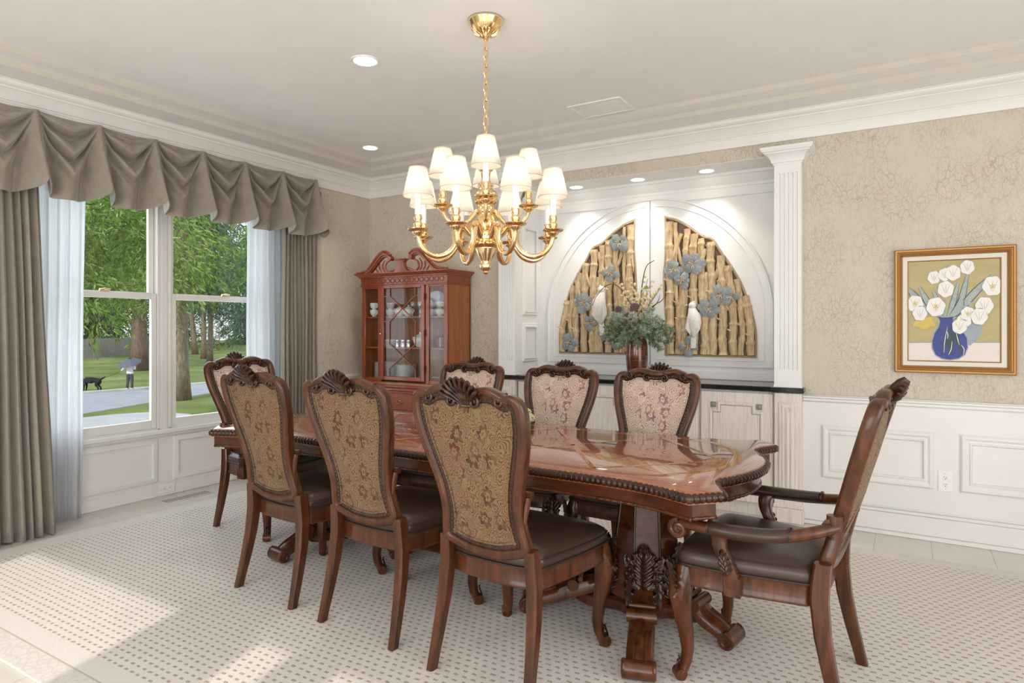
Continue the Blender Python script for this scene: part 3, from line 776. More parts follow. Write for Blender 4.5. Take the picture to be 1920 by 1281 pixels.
for (x, y, z, s, tl) in ((.045,-.17,.195,.040,.5), (-.10,-.15,.185,.030,.5), (-.015,-.16,.14,.022,.4)):
    b = MB(); b.lathe([(.001,-1.6),(.18,-1.5),(.32,-.9),(.75,-.35),(1.0,0),(.98,.08),(.9,.1),(.001,.08)], 20)
    h = MB()
    for i in range(9):
        a = i*2.4; rr = .28*sqrt(i); h.ball((rr*cos(a), rr*sin(a), .10), .115, 8, 0, (1,1,.5))
    Mx = Matrix.Translation((x, y, z)) @ Matrix.Rotation(radians(62), 4, 'X') @ Matrix.Scale(s, 4)
    b.xf(Mx); h.xf(Mx); o = b.build('lotus_pod', M['pod'], A); h.build('pod_seed', M['slot'], o)
for k, (x0, z0, x1, z1) in enumerate(((.17,.22,.255,.30), (.15,.20,.215,.31))):
    b = MB(); P = [(x0-.08, -.04, z0-.05), (x0, -.05, z0), ((x0+x1)/2+.015, -.06, (z0+z1)/2-.01), (x1, -.06, z1)]; P = catmull(P, 5)
    b.tube(P, [.012*sin(pi*min(1, .15+.85*i/(len(P)-1)))+.001 for i in range(len(P))], 6, 0, True, False, (1,.2), up=(0,1,0)); b.build('feather', M['feather'], A)
b = MB(); 
def lf(u, v): w = .022*sin(pi*v)**.8*(u-.5)*2; return (.07+.05*v+w*.2, -.05-.3*w*w, .345+.012*sin(pi*v)*1.2+w*.6)
b.grid(lf, 4, 8); b.tube([(.03,-.03,.2),(.05,-.04,.3),(.07,-.05,.345)], .002, 5); b.build('green_leaf', M['green_leaf'], A, flip=False)
for k in range(5):
    b = MB(); x, y, z = (-.06+.035*k, -.17-.01*(k % 2), .06+.02*(k % 3)); b.tube([(x,y,z),(x+.008,y-.012,z+.022)], [.013,.004], 8); b.build('cone_tip', M['twig'], A)

# ------------------------------------------------------------------ painting on the right wall
PW, PH = .632, .790
PA = empty('painting', (.2485, Y1, 1.070)); tag(PA, 'gilt framed painting of white tulips in a blue vase on the wallpapered wall', 'painting')
b = MB(); h = PW/2
prof = [(0,0),(0,.030),(.006,.036),(.014,.034),(.018,.028),(.024,.030),(.030,.026),(.034,.030),(.040,.022),(.044,.016),(.046,.006)]
b.loft([[(-h+d, -y, d), (h-d, -y, d), (h-d, -y, PH-d), (-h+d, -y, PH-d)] for d, y in prof], 0, False); b.build('frame', M['oldgold'], PA, ang=25)
b = MB(); b.loft([[(-h+d, -y, d), (h-d, -y, d), (h-d, -y, PH-d), (-h+d, -y, PH-d)] for d, y in ((.044,.012),(.048,.014),(.072,.012),(.074,.008))], 0, False); b.build('linen_liner', plain('linen_liner', (.78,.74,.66), .8), PA, ang=25)
b = MB(); b.loft([[(-h+d, -y, d), (h-d, -y, d), (h-d, -y, PH-d), (-h+d, -y, PH-d)] for d, y in ((.072,.013),(.074,.016),(.078,.014),(.079,.008))], 0, False); b.build('gilt_slip', M['oldgold'], PA, ang=25)
def paintcol(name, a, c, sc=6):
    m, nt, bb, oo = nmat(name); N = NB(nt); N.l(N.mix(N.noise(N.coord((1,1,1.6)), sc, 4, .6, 1.5), a, c), bb.inputs['Base Color']); bb.inputs['Roughness'].default_value = .55; N.bump(N.noise(N.coord((1,1,.5)), 60, 2), .2, .002, bb); return m
pm = [paintcol('olive_paint', (.36,.30,.125), (.58,.49,.25), 5), paintcol('cream_paint', (.74,.66,.60), (.82,.77,.72)), paintcol('cobalt_paint', (.022,.028,.16), (.075,.095,.36), 12), paintcol('white_petal_paint', (.78,.74,.69), (.90,.88,.85), 20), paintcol('grey_green_paint', (.23,.30,.28), (.50,.56,.53), 16), paintcol('dark_blue_line_paint', (.02,.03,.07), (.05,.08,.14)), paintcol('yellow_paint', (.62,.42,.06), (.70,.55,.16)), paintcol('grey_blue_shadow_paint', (.26,.32,.40), (.40,.43,.44), 10), paintcol('deep_green_paint', (.02,.045,.035), (.06,.10,.08), 20)]
b = MB(); CW, CZ0, CZ1 = h-.078, .078, PH-.078; CHh = CZ1-CZ0; layer = [0]
def cu(u): return -CW+2*CW*u
def cz(v): return CZ0+CHh*(1-v)
def poly(pts, m):
    layer[0] += 1; y = -.0085-.00006*layer[0]; b.add([(cu(u), y, cz(v)) for u, v in pts], [tuple(range(len(pts)))], m)
def blob(u, v, ru, rv, m, n=18, wob=.0, ph=0, k=5): poly([(u+ru*(1+wob*sin(k*2*pi*i/n+ph))*cos(2*pi*i/n), v+rv*(1+wob*sin(k*2*pi*i/n+ph))*sin(2*pi*i/n)) for i in range(n)], m)
def stroke(pts, w, m):
    P = catmull(pts, 5); a = []; c = []
    for i, p in enumerate(P):
        d = Vector(P[min(i+1, len(P)-1)])-Vector(P[max(i-1, 0)]); d = Vector((d[0], d[1])).normalized(); k = w*(.35+.65*sin(pi*min(1, max(0, i/(len(P)-1)))))
        a.append((p[0]-d.y*k, p[1]+d.x*k)); c.append((p[0]+d.y*k, p[1]-d.x*k))
    poly(a+c[::-1], m)
b.box(-CW, CW, -.0085, -.003, CZ0, CZ1, 0, 0)
poly([(0,.822),(1,.812),(1,1),(0,1)], 1)
poly([(0,.815),(1,.805),(1,.815),(0,.825)], 7)
blob(.68,.66,.13,.17,7,16,.1); blob(.30,.10,.16,.07,0,12,.15); blob(.18,.62,.12,.06,6,14,.2)
def leafp(pts, w): stroke(pts, w*1.25, 5); stroke(pts, w, 4)
for pts, w in (([(.40,.58),(.24,.44),(.12,.25)], .030), ([(.20,.47),(.08,.36),(.0,.27)], .034), ([(.47,.60),(.58,.42),(.66,.14)], .032), ([(.50,.58),(.70,.36),(.92,.16)], .034), ([(.44,.58),(.50,.42),(.56,.22)], .026), ([(.47,.56),(.56,.48),(.60,.36)], .04), ([(.42,.56),(.34,.42),(.28,.30)], .024)): leafp(pts, w)
for pts in ([(.42,.56),(.42,.42),(.42,.34)], [(.50,.56),(.62,.34),(.65,.13)], [(.40,.56),(.36,.44),(.32,.22)], [(.54,.50),(.66,.44),(.80,.40)], [(.52,.52),(.64,.46),(.74,.53)]): stroke(pts, .008, 4)
# vase
vs = [(.33,.555),(.36,.60),(.345,.66),(.30,.72),(.272,.80),(.275,.875),(.31,.94),(.38,.975),(.47,.985),(.56,.97),(.625,.93),(.655,.86),(.65,.77),(.60,.70),(.53,.655),(.50,.61),(.50,.56),(.46,.575),(.42,.565),(.38,.575)]
poly([(.465+(u-.465)*1.06, .78+(v-.78)*1.05) for u, v in vs], 7); poly(vs, 2)
for pts, w in (([(.43,.66),(.44,.78),(.37,.93)], .016), ([(.46,.66),(.50,.80),(.44,.94)], .018), ([(.52,.68),(.55,.80),(.60,.93)], .018), ([(.44,.68),(.46,.82),(.46,.94)], .014)): stroke(pts, w, 8)
for pts in ([(.44,.66),(.41,.80),(.40,.92)], [(.53,.70),(.55,.78),(.57,.84)], [(.49,.80),(.48,.88),(.45,.94)], [(.59,.84),(.62,.88),(.61,.94)], [(.43,.70),(.445,.74),(.44,.78)]): stroke(pts, .004, 3)
stroke([(.33,.56),(.40,.575),(.46,.572),(.50,.56)], .007, 5)
for (u, v, r, op) in ((.29,.165,.058,0), (.41,.14,.058,0), (.50,.125,.068,0), (.655,.075,.062,0), (.92,.265,.085,1), (.42,.285,.072,0), (.075,.425,.075,1), (.13,.525,.066,0), (.31,.46,.085,1), (.835,.455,.076,0), (.62,.60,.062,1), (.66,.53,.060,1), (.78,.56,.072,0), (.57,.655,.066,0)):
    r *= 1.22; blob(u, v, r*1.05, r*.93, 7, 20, .06, u*9, 4); blob(u, v, r, r*.90, 3, 36, .055, u*9, 6)
    for k in range(3): stroke([(u+(k-1)*r*.55, v-r*.55), (u+(k-1)*r*.25, v+r*.05), (u+(k-1)*r*.06, v+r*.5)], .0022, 7)
    if op:
        for k in range(5): a = k*1.26+u*5; stroke([(u,v),(u+r*.3*cos(a), v+r*.3*sin(a))], .006, 6)
b.build('canvas', pm, PA, flip=False)

# ------------------------------------------------------------------ outlets, registers, downlights
def outlet(name, loc, axis, horiz, label):
    b = MB(); w, h_ = (.0575, .035) if horiz else (.035, .0575)
    r = empty(name, loc, 0 if axis == 'y' else radians(90)); tag(r, label, 'electrical outlet', 'wall outlets')
    w, h_ = w*1.12, h_*1.12
    b.box(-w, w, -.006, 0, -h_, h_, .002); b.build('cover_plate', M['white_plastic'], r)
    for s in (-1, 1):
        c = (s*.022, 0) if horiz else (0, s*.022)
        b = MB(); b.box(c[0]-.015, c[0]+.015, -.0085, -.0055, c[1]-.015, c[1]+.015, .003); o = b.build('receptacle', M['white_plastic'], r)
        b = MB()
        for (u, v, a, e) in ((-.006,.004,.0012,.0045), (.006,.004,.0012,.0036), (0,-.007,.0024,.0024)):
            if horiz: u, v, a, e = v, u, e, a
            b.box(c[0]+u-a, c[0]+u+a, -.0090, -.0082, c[1]+v-e, c[1]+v+e, 0)
        b.build('slots', M['slot'], o)
    b = MB(); 
    for s in ((-1, 1)):
        c = (s*.048, 0) if horiz else (0, s*.048)
        b.box(c[0]-.0025, c[0]+.0025, -.0075, -.0055, c[1]-.0025, c[1]+.0025, .001)
    b.build('screw', M['silver'], r)
outlet('wall_outlet', (.2085, Y1-.012, .388), 'y', False, 'white outlet between the two wainscot panels below the painting')
outlet('wall_outlet', (XR+.018, 3.0, .060), 'x', True, 'white outlet set sideways in the baseboard below the window')
b = MB(); r = empty('floor_vent', (-4.92, 3.05, 0)); tag(r, 'cream slotted floor register in the tile below the window', 'floor vent')
b.box(-.06, .06, -.20, .20, 0, .004, .002); b.build('plate', M['tile'], r); b = MB()
for k in range(16): b.box(-.045, .045, -.18+k*.0236, -.18+k*.0236+.008, .0038, .0046, 0)
b.build('slots', M['slot'], r)
r = empty('ceiling_vent', (-1.86, 4.26, 2.9275)); tag(r, 'flat white louvred air vent in the ceiling', 'ceiling vent')
b = MB(); frame_mould(b, 'x', 0, 1, 0, 1, 0, 1, .04); b = MB()
for x0, x1, y0, y1 in ((-.20,.20,-.15,-.125), (-.20,.20,.125,.15), (-.20,-.175,-.125,.125), (.175,.20,-.125,.125)): b.box(x0, x1, y0, y1, -.008, 0, .002)
b.build('frame', M['ceil'], r); b = MB()
for k in range(11): b.box(-.175, .175, -.122+k*.0225, -.122+k*.0225+.017, -.005, 0, .001)
b.build('louvres', M['ceil'], r)
def downlight(loc, R, label, grp, power, lit=True):
    r = empty('recessed_downlight', loc); tag(r, label, 'recessed light', grp)
    b = MB(); b.lathe([(R*.80,0),(R*.80,-.004),(R*.96,-.006),(R,-.003),(R,0)], 32, caps=False); b.build('trim_ring', M['white_plastic'], r)
    b = MB(); b.lathe([(.001,-.0005),(R*.80,-.0005),(R*.80,-.0035),(R*.55,-.0020),(.001,-.0020)], 32); b.build('lens', M['lamp'], r)
    L = bpy.data.lights.new('downlight_beam', 'SPOT'); L.energy = power; L.spot_size = radians(105); L.spot_blend = .8; L.shadow_soft_size = .04; L.color = (1,.93,.82)
    o = bpy.data.objects.new('downlight_beam', L); COL.objects.link(o); o.location = (0, 0, -.012); o.parent = r
    return r
downlight((-2.715, 2.786, 2.9275), .085, 'round recessed downlight in the ceiling nearest the chandelier', 'ceiling downlights', 26)
downlight((-3.99, 4.156, 2.9275), .075, 'round recessed downlight in the ceiling near the far corner', 'ceiling downlights', 22)
for x, t in ((-2.46, 'the one above the relief beside the china cabinet'), (-1.90, 'the middle one, above the flower arrangement'), (-1.335, 'the one above the relief with the fully visible bird')):
    downlight((x, 5.10, NZ), .068, 'small round niche downlight, '+t, 'niche downlights', 23)
# ------------------------------------------------------------------ rug
b = MB(); b.box(-4.68, 2.6, 1.155, 4.49, 0, .010, .004)
o = b.build('area_rug', M['carpet']); tag(o, 'large cream rug woven with small brown dashes and a plain border under the dining table', 'rug')
FZ = .010
# ------------------------------------------------------------------ carving helpers
def acanthus(b, o, up, nrm, h, w, n=4, th=.006):
    """a carved acanthus leaf: lobed, ridged, with the tip curling outward; o base point, up direction, nrm outward"""
    o, up, nrm = Vector(o), Vector(up).normalized(), Vector(nrm).normalized(); sd = up.cross(nrm).normalized(); nl = n+1
    def fn(u, v):
        a = 2*u-1; t = v+.10*abs(a)*(1-v); f = (t*nl) % 1.0
        W = w*(sin(pi*(.16+.84*min(1, v))))**.75*(1-.40*abs(2*f-1)**2*abs(a)) if v < .985 else w*.04
        ph = v*nl-1.7*abs(a); ridge = .5+.5*cos(2*pi*ph)
        d = th*(.55*(1-a*a)+.95*ridge*(.35+.65*abs(a))*min(1, 4*v)*(1 if v < .97 else .3)+.9*exp(-(a/.10)**2))+th*2.6*max(0, v-.72)**1.5*4
        return o+sd*(a*W)+up*(h*(v+.05*abs(a)))+nrm*(d+.0005)
    b.grid(fn, 20, 6*nl)
def spiral(b, c, ax, ay, R, turns, r0, n=22, start=0.0, sg=1):
    c, ax, ay = Vector(c), Vector(ax), Vector(ay); pts = []; rr = []
    for i in range(n+1):
        t = i/n; a = start+sg*2*pi*turns*t; R_ = R*(1-.86*t); pts.append(c+ax*(R_*cos(a))+ay*(R_*sin(a))); rr.append(r0*(1-.35*t))
    b.tube(pts, rr, 7)
# ------------------------------------------------------------------ dining chairs
BK = [(0,.468),(.07,.472),(.13,.487),(.178,.503),(.204,.53),(.200,.575),(.191,.63),(.191,.68),(.202,.75),(.224,.83),(.246,.91),(.259,.98),(.262,1.035),(.256,1.075),(.238,1.103),(.210,1.114),(.182,1.111),(.165,1.120),(.12,1.136),(.07,1.134),(.03,1.126),(0,1.124)]
TILT = [.160]
def yb(z): return -.245-TILT[0]*max(0, (z-.47)/.70)**1.08
def loopback(sc):
    h = catmull([(x*sc, z) for x, z in BK], 3); h[0] = (0, BK[0][1]); h[-1] = (0, BK[-1][1])
    return h+[(-x, z) for x, z in h[-2:0:-1]]
def radial_fill(b, loop, y0, bulge, sg, cz=.82, rings=7):
    rs = []; n = len(loop)
    for k in range(rings+1):
        t = 1-k/rings; q = []
        for (x, z) in loop:
            xx = x*t; zz = cz+(z-cz)*t; q.append((xx, yb(zz)+sg*(y0+bulge*(1-t**2.4)), zz))
        rs.append(q)
    b.loft(rs, 0, False)
def seat_outline(f, bk, yf, yk, n=44):
    c = [(0,yf+.012),(f*.6,yf+.006),(f*.92,yf-.012),(f,yf-.05),(f*.985,yf-.18),(bk+.012,yk+.06),(bk-.002,yk+.015),(bk-.03,yk),(bk*.5,yk-.016),(0,yk-.022)]
    h = catmull(c, 4); return h+[(-x, y) for x, y in h[-2:0:-1]]
def chair(arms, lab, grp):
    r = empty('dining_armchair' if arms else 'dining_chair'); tag(r, lab, 'chair', grp)
    f, bk = (.295, .235) if arms else (.272, .214); sc = 1.06 if arms else 1.0; TILT[0] = .195 if arms else .160
    SO = seat_outline(f, bk, .262, -.222)
    def ring(k, z): return [(x*k, .02+(y-.02)*k, z) for x, y in SO]
    b = MB(); b.loft([ring(.985,.447), ring(1.0,.456), ring(1.006,.470), ring(.998,.486), ring(.968,.502), ring(.90,.515), ring(.75,.525), ring(.5,.531), ring(.2,.534)]); seat = b.build('seat', M['leather'], r, ang=180)
    b = MB(); b.tube(ring(1.004,.452), .0055, 6, closed=True); b.tube(ring(1.003,.488)[2:len(SO)//2-4], .0028, 5); b.build('piping', M['piping'], seat)
    b = MB()
    b.loft([ring(.86,.40), ring(.985,.372), ring(1.0,.378), ring(1.0,.384), ring(.988,.390), ring(.988,.438), ring(.998,.446), ring(.9,.447)], 0, True); b.build('seat_frame', M['wood'], r, ang=30)
    # back frame with rounded section, thick enough to read from the side
    LO = loopback(sc); nrm = inset(LO, .001)
    sect = [(0,-.013),(.004,-.021),(.013,-.026),(.027,-.024),(.036,-.019),(.040,-.010),(.040,.010),(.036,.019),(.027,.024),(.013,.026),(.004,.021),(0,.013)]
    b = MB(); rr = []
    for d, y in sect+[sect[0]]:
        q = inset(LO, d) if d else LO; rr.append([(x, yb(z)+y, z) for x, z in q])
    b.loft(rr, 0, False); b.build('back_frame', M['wood'], r, ang=50)
    IN = inset(LO, .036); IN2 = inset(LO, .061)
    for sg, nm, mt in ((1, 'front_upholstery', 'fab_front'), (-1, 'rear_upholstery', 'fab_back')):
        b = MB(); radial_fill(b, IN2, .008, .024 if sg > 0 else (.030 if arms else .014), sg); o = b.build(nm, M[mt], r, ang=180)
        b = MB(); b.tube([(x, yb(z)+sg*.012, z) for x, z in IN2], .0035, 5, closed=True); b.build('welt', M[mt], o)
        b = MB(); b.loft([[(x, yb(z)+sg*.014, z) for x, z in IN], [(x, yb(z)+sg*.016, z) for x, z in inset(LO, .048)], [(x, yb(z)+sg*.009, z) for x, z in IN2]], 0, False)
        n = len(IN); B2 = arc_resample(inset(LO, .047)+[inset(LO, .047)[0]], 96)
        for i, (x, z) in enumerate(B2[:-1]):      # running scrolls along the band
            b.ball((x, yb(z)+sg*.0155, z), .0062, 6, 0, (1,.5,1))
        b.build('carved_band', M['wood_dark'], r)
    # carved crest: shell of flutes with C-scrolls
    b = MB(); zc = 1.050
    for k in range(-4, 5):
        a = radians(k*11.0); L = .117*(1-.012*k*k); P = []; R = []
        for i in range(8):
            t = i/7; rad = L*t; x = sin(a)*rad*(.45+.55*t)*1.02+.0035*k; z = zc+cos(a)*rad
            P.append((x, yb(z)-.040*t*t-(.006 if i > 5 else 0), z)); R.append(.0045+.0075*t**1.1 if i < 7 else .0065)
        b.tube(P, R, 8, 0, True, False, (1.0, 1.9), up=(cos(a), 0, -sin(a)))
    for s in (-1, 1):
        for y in (-.022, .022):
            spiral(b, (s*.052, yb(1.078)+y, 1.080), (s,0,0), (0,-.25*0,1), .024, 1.4, .0085, start=pi*.6, sg=-1)
            spiral(b, (s*.165*sc, yb(1.085)+y, 1.088), (-s,0,0), (0,0,1), .022, 1.3, .008, start=pi*.55, sg=-1)
            P = [(s*.075, 1.102), (s*.105, 1.112), (s*.14*sc, 1.104), (s*.178*sc, 1.092), (s*.205*sc, 1.085)]
            b.tube([(x, yb(z)+y, z) for x, z in catmull(P, 4)], .0055, 6)
    b.build('carved_crest', M['wood_dark'], r, ang=60)
    # legs
    for s in (-1, 1):
        b = MB(); k = 1.10 if arms else 1.0
        pts = [(.226*k,-.315,0,.0165,.020),(.224*k,-.300,.06,.0175,.021),(.219*k,-.276,.16,.0195,.024),(.213*k,-.252,.28,.022,.027),(.206*k,-.240,.40,.0235,.030),(.202*k,-.243,.47,.0235,.030),(.201*k,-.250,.53,.021,.027)]
        rings = []
        for x, y, z, hx, hy in pts:
            c = .30; rings.append([(s*(x+u*hx), y+v*hy, z) for u, v in ((-1,-1+c),(-1+c,-1),(1-c,-1),(1,-1+c),(1,1-c),(1-c,1),(-1+c,1),(-1,1-c))])
        b.loft(rings); b.build('rear_leg', M['wood'], r, ang=30)
        b = MB(); fx, fy = f-.036, .222
        pts = [(0,0,.445,.032,.032),(.004,.006,.41,.037,.037),(.014,.016,.365,.041,.041),(.018,.020,.325,.039,.039),(.013,.015,.26,.032,.031),(.002,.003,.18,.0255,.025),(-.005,-.002,.11,.021,.0205),(-.001,.004,.06,.0195,.0195),(.010,.014,.032,.021,.020),(.016,.020,.014,.021,.020),(.014,.018,0,.017,.016)]
        rings = []
        for dx, dy, z, hx, hy in pts:
            c = .42; rings.append([(s*(fx+dx+u*hx), fy+dy+v*hy, z) for u, v in ((-1,-1+c),(-1+c,-1),(1-c,-1),(1,-1+c),(1,1-c),(1-c,1),(-1+c,1),(-1,1-c))])
        b.loft(rings); dg = Vector((s*.707, .707, 0)); side = Vector((-s*.707, .707, 0))
        b.tube([Vector((s*(fx+.018), fy+.022, .024))+side*(-.022), Vector((s*(fx+.018), fy+.022, .024))+side*.022], .0225, 10)      # scroll toe
        for sd in (-1, 1): spiral(b, Vector((s*(fx+.010), fy+.012, .325))+dg*.026+side*(sd*.027), dg, (0,0,1), .020, 1.2, .0075, start=0)
        leg = b.build('front_leg', M['wood'], r, ang=45)
        b = MB(); acanthus(b, Vector((s*(fx+.010), fy+.012, .335))+dg*.034, (dg.x*.10, dg.y*.10, 1), dg, .125, .050, 4, .0085)
        acanthus(b, Vector((s*(fx+.012), fy+.014, .338))+dg*.034, (-dg.x*.18, -dg.y*.18, -1), dg, .12, .026, 4, .0055)
        b.build('knee_carving', M['wood_dark'], leg, ang=60)
        b = MB(); acanthus(b, Vector((s*(fx+.018), fy+.022, .040))+dg*.010, (-dg.x*.35, -dg.y*.35, 1), dg, .055, .016, 2, .005)
        b.build('toe_carving', M['wood_dark'], leg, ang=60)
        # little ear scroll halfway up the back
        if not arms:
            b = MB(); x, z = .192, .735; b.tube([(s*(x-.004), yb(z-.09)+.004, z-.10), (s*(x+.006), yb(z-.04)+.012, z-.04), (s*(x+.010), yb(z)+.026, z-.004)], [.008,.013,.012], 8)
            b.tube([(s*(x-.010), yb(z)+.032, z+.004), (s*(x+.026), yb(z)+.032, z+.004)], .0135, 10); b.build('ear_scroll', M['wood'], r)
    if arms:
        for s in (-1, 1):
            a0 = yb(.67)
            P = catmull([(s*.215, a0+.005, .660), (s*.268, a0+.075, .642), (s*.318, -.11, .620), (s*.334, .02, .613), (s*.330, .13, .615), (s*.318, .205, .614), (s*.308, .250, .602), (s*.304, .240, .580)], 5)
            n = len(P); b = MB(); b.tube(P, [.021+.003*sin(pi*i/n) for i in range(n)], 10, 0, True, False, (.95, 1.05), up=(0,0,1), sq=False)
            spiral(b, (s*.286, .228, .594), (0,1,0), (0,0,1), .036, 1.6, .012, start=pi/2, sg=-1); spiral(b, (s*.334, .228, .594), (0,1,0), (0,0,1), .036, 1.6, .012, start=pi/2, sg=-1)
            b.tube([(s*.286, .228, .594), (s*.334, .228, .594)], .030, 14)
            b.tube([(s*.185, a0+.018, .660), (s*.232, a0+.018, .660)], [.031,.031], 10); b.tube([(s*.212, a0+.010, .62), (s*.210, a0+.010, .70)], [.024,.027], 8)
            arm = b.build('arm', M['wood'], r, ang=50)
            i0, i1 = 8, 20; b = MB(); Q = P[i0:i1]; m_ = len(Q)
            b.tube([(x, y, z+.006) for x, y, z in Q], [(.0275 if 0 < i < m_-1 else .025)+.002*sin(pi*i/(m_-1)) for i in range(m_)], 12, 0, True, False, (.82, 1.12), up=(0,0,1)); pad = b.build('arm_pad', M['leather'], arm, ang=50)
            for j in (0, m_-1):
                b = MB(); b.tube([(Q[j][0]-.0, Q[j][1]-.004, Q[j][2]+.006), (Q[j][0], Q[j][1]+.004, Q[j][2]+.006)], .0295, 12, 0, True, False, (.86, 1.10), up=(0,0,1)); b.build('pad_welt', M['piping'], pad)
            SPT = catmull([(s*.300, .035, .395), (s*.306, .040, .45), (s*.312, .055, .50), (s*.316, .075, .545), (s*.318, .078, .585), (s*.326, .066, .612)], 4)
            rings = []
            for i, (x, y, z) in enumerate(SPT):
                t = i/(len(SPT)-1); hx, hy = .017-.003*t, .030-.006*sin(pi*t)
                rings.append([(x+u*hx, y+v*hy, z) for u, v in ((-1,-.6),(-.6,-1),(.6,-1),(1,-.6),(1,.6),(.6,1),(-.6,1),(-1,.6))])
            b = MB(); b.loft(rings); b.box(s*.288, s*.318, .004, .066, .375, .446, .003); sp = b.build('arm_support', M['wood'], r, ang=35)
            b = MB(); acanthus(b, (s*.322, .045, .452), (s*.05, .22, 1), (s, 0, 0), .095, .028, 4, .007); b.build('acanthus_carving', M['wood_dark'], sp, ang=60)
    return r
sideA = chair(False, '', 'armless dining chairs'); armA = chair(True, '', 'dining armchairs')
def place(o, x, y, deg, lab, sz=1.0):
    o.location = (x, y, FZ); o.rotation_euler = (0, 0, radians(deg)); o.scale = (1, 1, sz); o['label'] = lab
place(sideA, -1.360, 2.315, -3.0, 'armless paisley-backed dining chair in front of the others, its leather seat in full view')
near = [(-2.050, 2.378, -3.0, 'middle one of the three armless chairs seen from behind'), (-2.722, 2.425, -4.0, 'armless chair seen from behind, standing in front of the window-end armchair')]
far = [(-1.270, 3.345, 180, 'armless chair across the table, its crest below the brown flower vase', .972), (-1.905, 3.345, 180, 'armless chair across the table, standing between two others that also face us', .972), (-2.600, 3.345, 181, 'armless chair across the table, in front of the china cabinet', .975)]
for x, y, d, l in near: place(copy_tree(sideA), x, y, d, l)
for x, y, d, l, z in far: place(copy_tree(sideA), x, y, d, l, z)
place(armA, -.482, 2.712, 86, 'carved armchair with leather arm pads at the right end of the table, seen side-on')
place(copy_tree(armA), -3.685, 2.94, -90, 'carved armchair at the window end of the table, mostly hidden behind the near chairs')

# ------------------------------------------------------------------ dining table
TX, TY = -2.05, 2.925
T = empty('dining_table', (TX, TY, FZ)); tag(T, 'long carved pedestal dining table with a glossy inlaid mahogany top', 'table')
def table_outline():
    q1 = catmull([(1.545,0),(1.536,.10),(1.508,.20),(1.470,.29),(1.440,.345)], 5)
    q2 = [(1.437,.385),(1.453,.430),(1.507,.547),(1.393,.662)]
    q3 = catmull([(1.393,.662),(1.33,.636),(1.25,.602),(1.12,.572),(.95,.560),(.6,.557),(.3,.557),(0,.557)], 5)[1:]
    q = q1+q2+q3
    a = q+[(-x, y) for x, y in q[-2::-1]]
    return a+[(x, -y) for x, y in a[-2:0:-1]]
OUT = table_outline()
def tl(d, z): return [(x, y, z) for x, y in (inset(OUT, d) if d else OUT)]
ZT = .760
b = MB(); b.loft([tl(.030,.715), tl(.016,.717), tl(.016,ZT-.008), tl(.020,ZT-.003), tl(.026,ZT)]); top = b.build('tabletop', M['veneer'], T, ang=30)
# inlay: satinwood line and band inside the edge, diagonals and cross bands
b = MB()
def strip(a, c, w, z=ZT+.0004):
    d = Vector((c[0]-a[0], c[1]-a[1])).normalized(); n = Vector((-d.y, d.x))*w/2
    b.add([(a[0]-n.x, a[1]-n.y, z), (c[0]-n.x, c[1]-n.y, z), (c[0]+n.x, c[1]+n.y, z), (a[0]+n.x, a[1]+n.y, z)], [(0,1,2,3)])
def inl(k): h = catmull([(1.43-k,0),(1.405-k,.15),(1.34-k,.28),(1.27-k,.36)], 5)[:-1]+catmull([(1.27-k,.36),(1.22-k*.8,.44-k*.8),(1.05,.482-k),(.8,.472-k),(0,.470-k)], 5); a = h+[(-x, y) for x, y in h[-2::-1]]; return [(x, y, ZT+.0004) for x, y in a+[(x, -y) for x, y in a[-2:0:-1]]]
b.loft([inl(0), inl(.032)], 0, False)
for x in (-.93, -.31, .31, .93): pass
for k in (-1, 0, 1):
    c = k*.62
    for sx in (-1, 1): strip((c, 0), (c+sx*.31, .44), .022); strip((c, 0), (c+sx*.31, -.44), .022)
for sx in (-1, 1): strip((sx*.93, -.44), (sx*1.36, 0), .022); strip((sx*.93, .44), (sx*1.36, 0), .022)
b.build('inlay_band', M['inlay'], top, flip=False)
def rope(b, out, z, r, pitch, amp, tw=1.0, ns=8, step=.006, sy=1.0):
    P = arc_resample(out+[out[0]], int(8.6/step)); n = len(P)-1; rings = []; s = 0
    for i in range(n):
        p, a, c = P[i], P[i-1] if i else P[n-1], P[i+1]
        t = Vector((c[0]-a[0], c[1]-a[1])); s += t.length/2
        if t.length < 1e-6: t = Vector((1,0))
        t.normalize(); nx, ny = t.y, -t.x; ring = []
        for k in range(ns):
            th = 2*pi*k/ns; m = 1-amp*(.5+.5*cos(2*pi*s/pitch+tw*th))**3; ring.append((p[0]+nx*r*m*cos(th), p[1]+ny*r*m*cos(th), z+r*sy*m*sin(th)))
        rings.append(ring)
    rings.append(rings[0]); b.loft(rings, 0, False)
b = MB(); rope(b, inset(OUT, .018), ZT-.021, .0205, .024, .26, 1.4, 9, .0055, .95); b.build('carved_edge', M['wood_dark'], T, ang=180)
b = MB(); b.loft([tl(.045,.660), tl(.040,.664), tl(.040,.716), tl(.034,.720)]); b.build('apron', M['tablewood'], T, ang=30)
b = MB(); rope(b, inset(OUT, .041), .660, .0085, .030, .40, .5, 6, .008); b.build('apron_bead', M['wood'], T, ang=180)
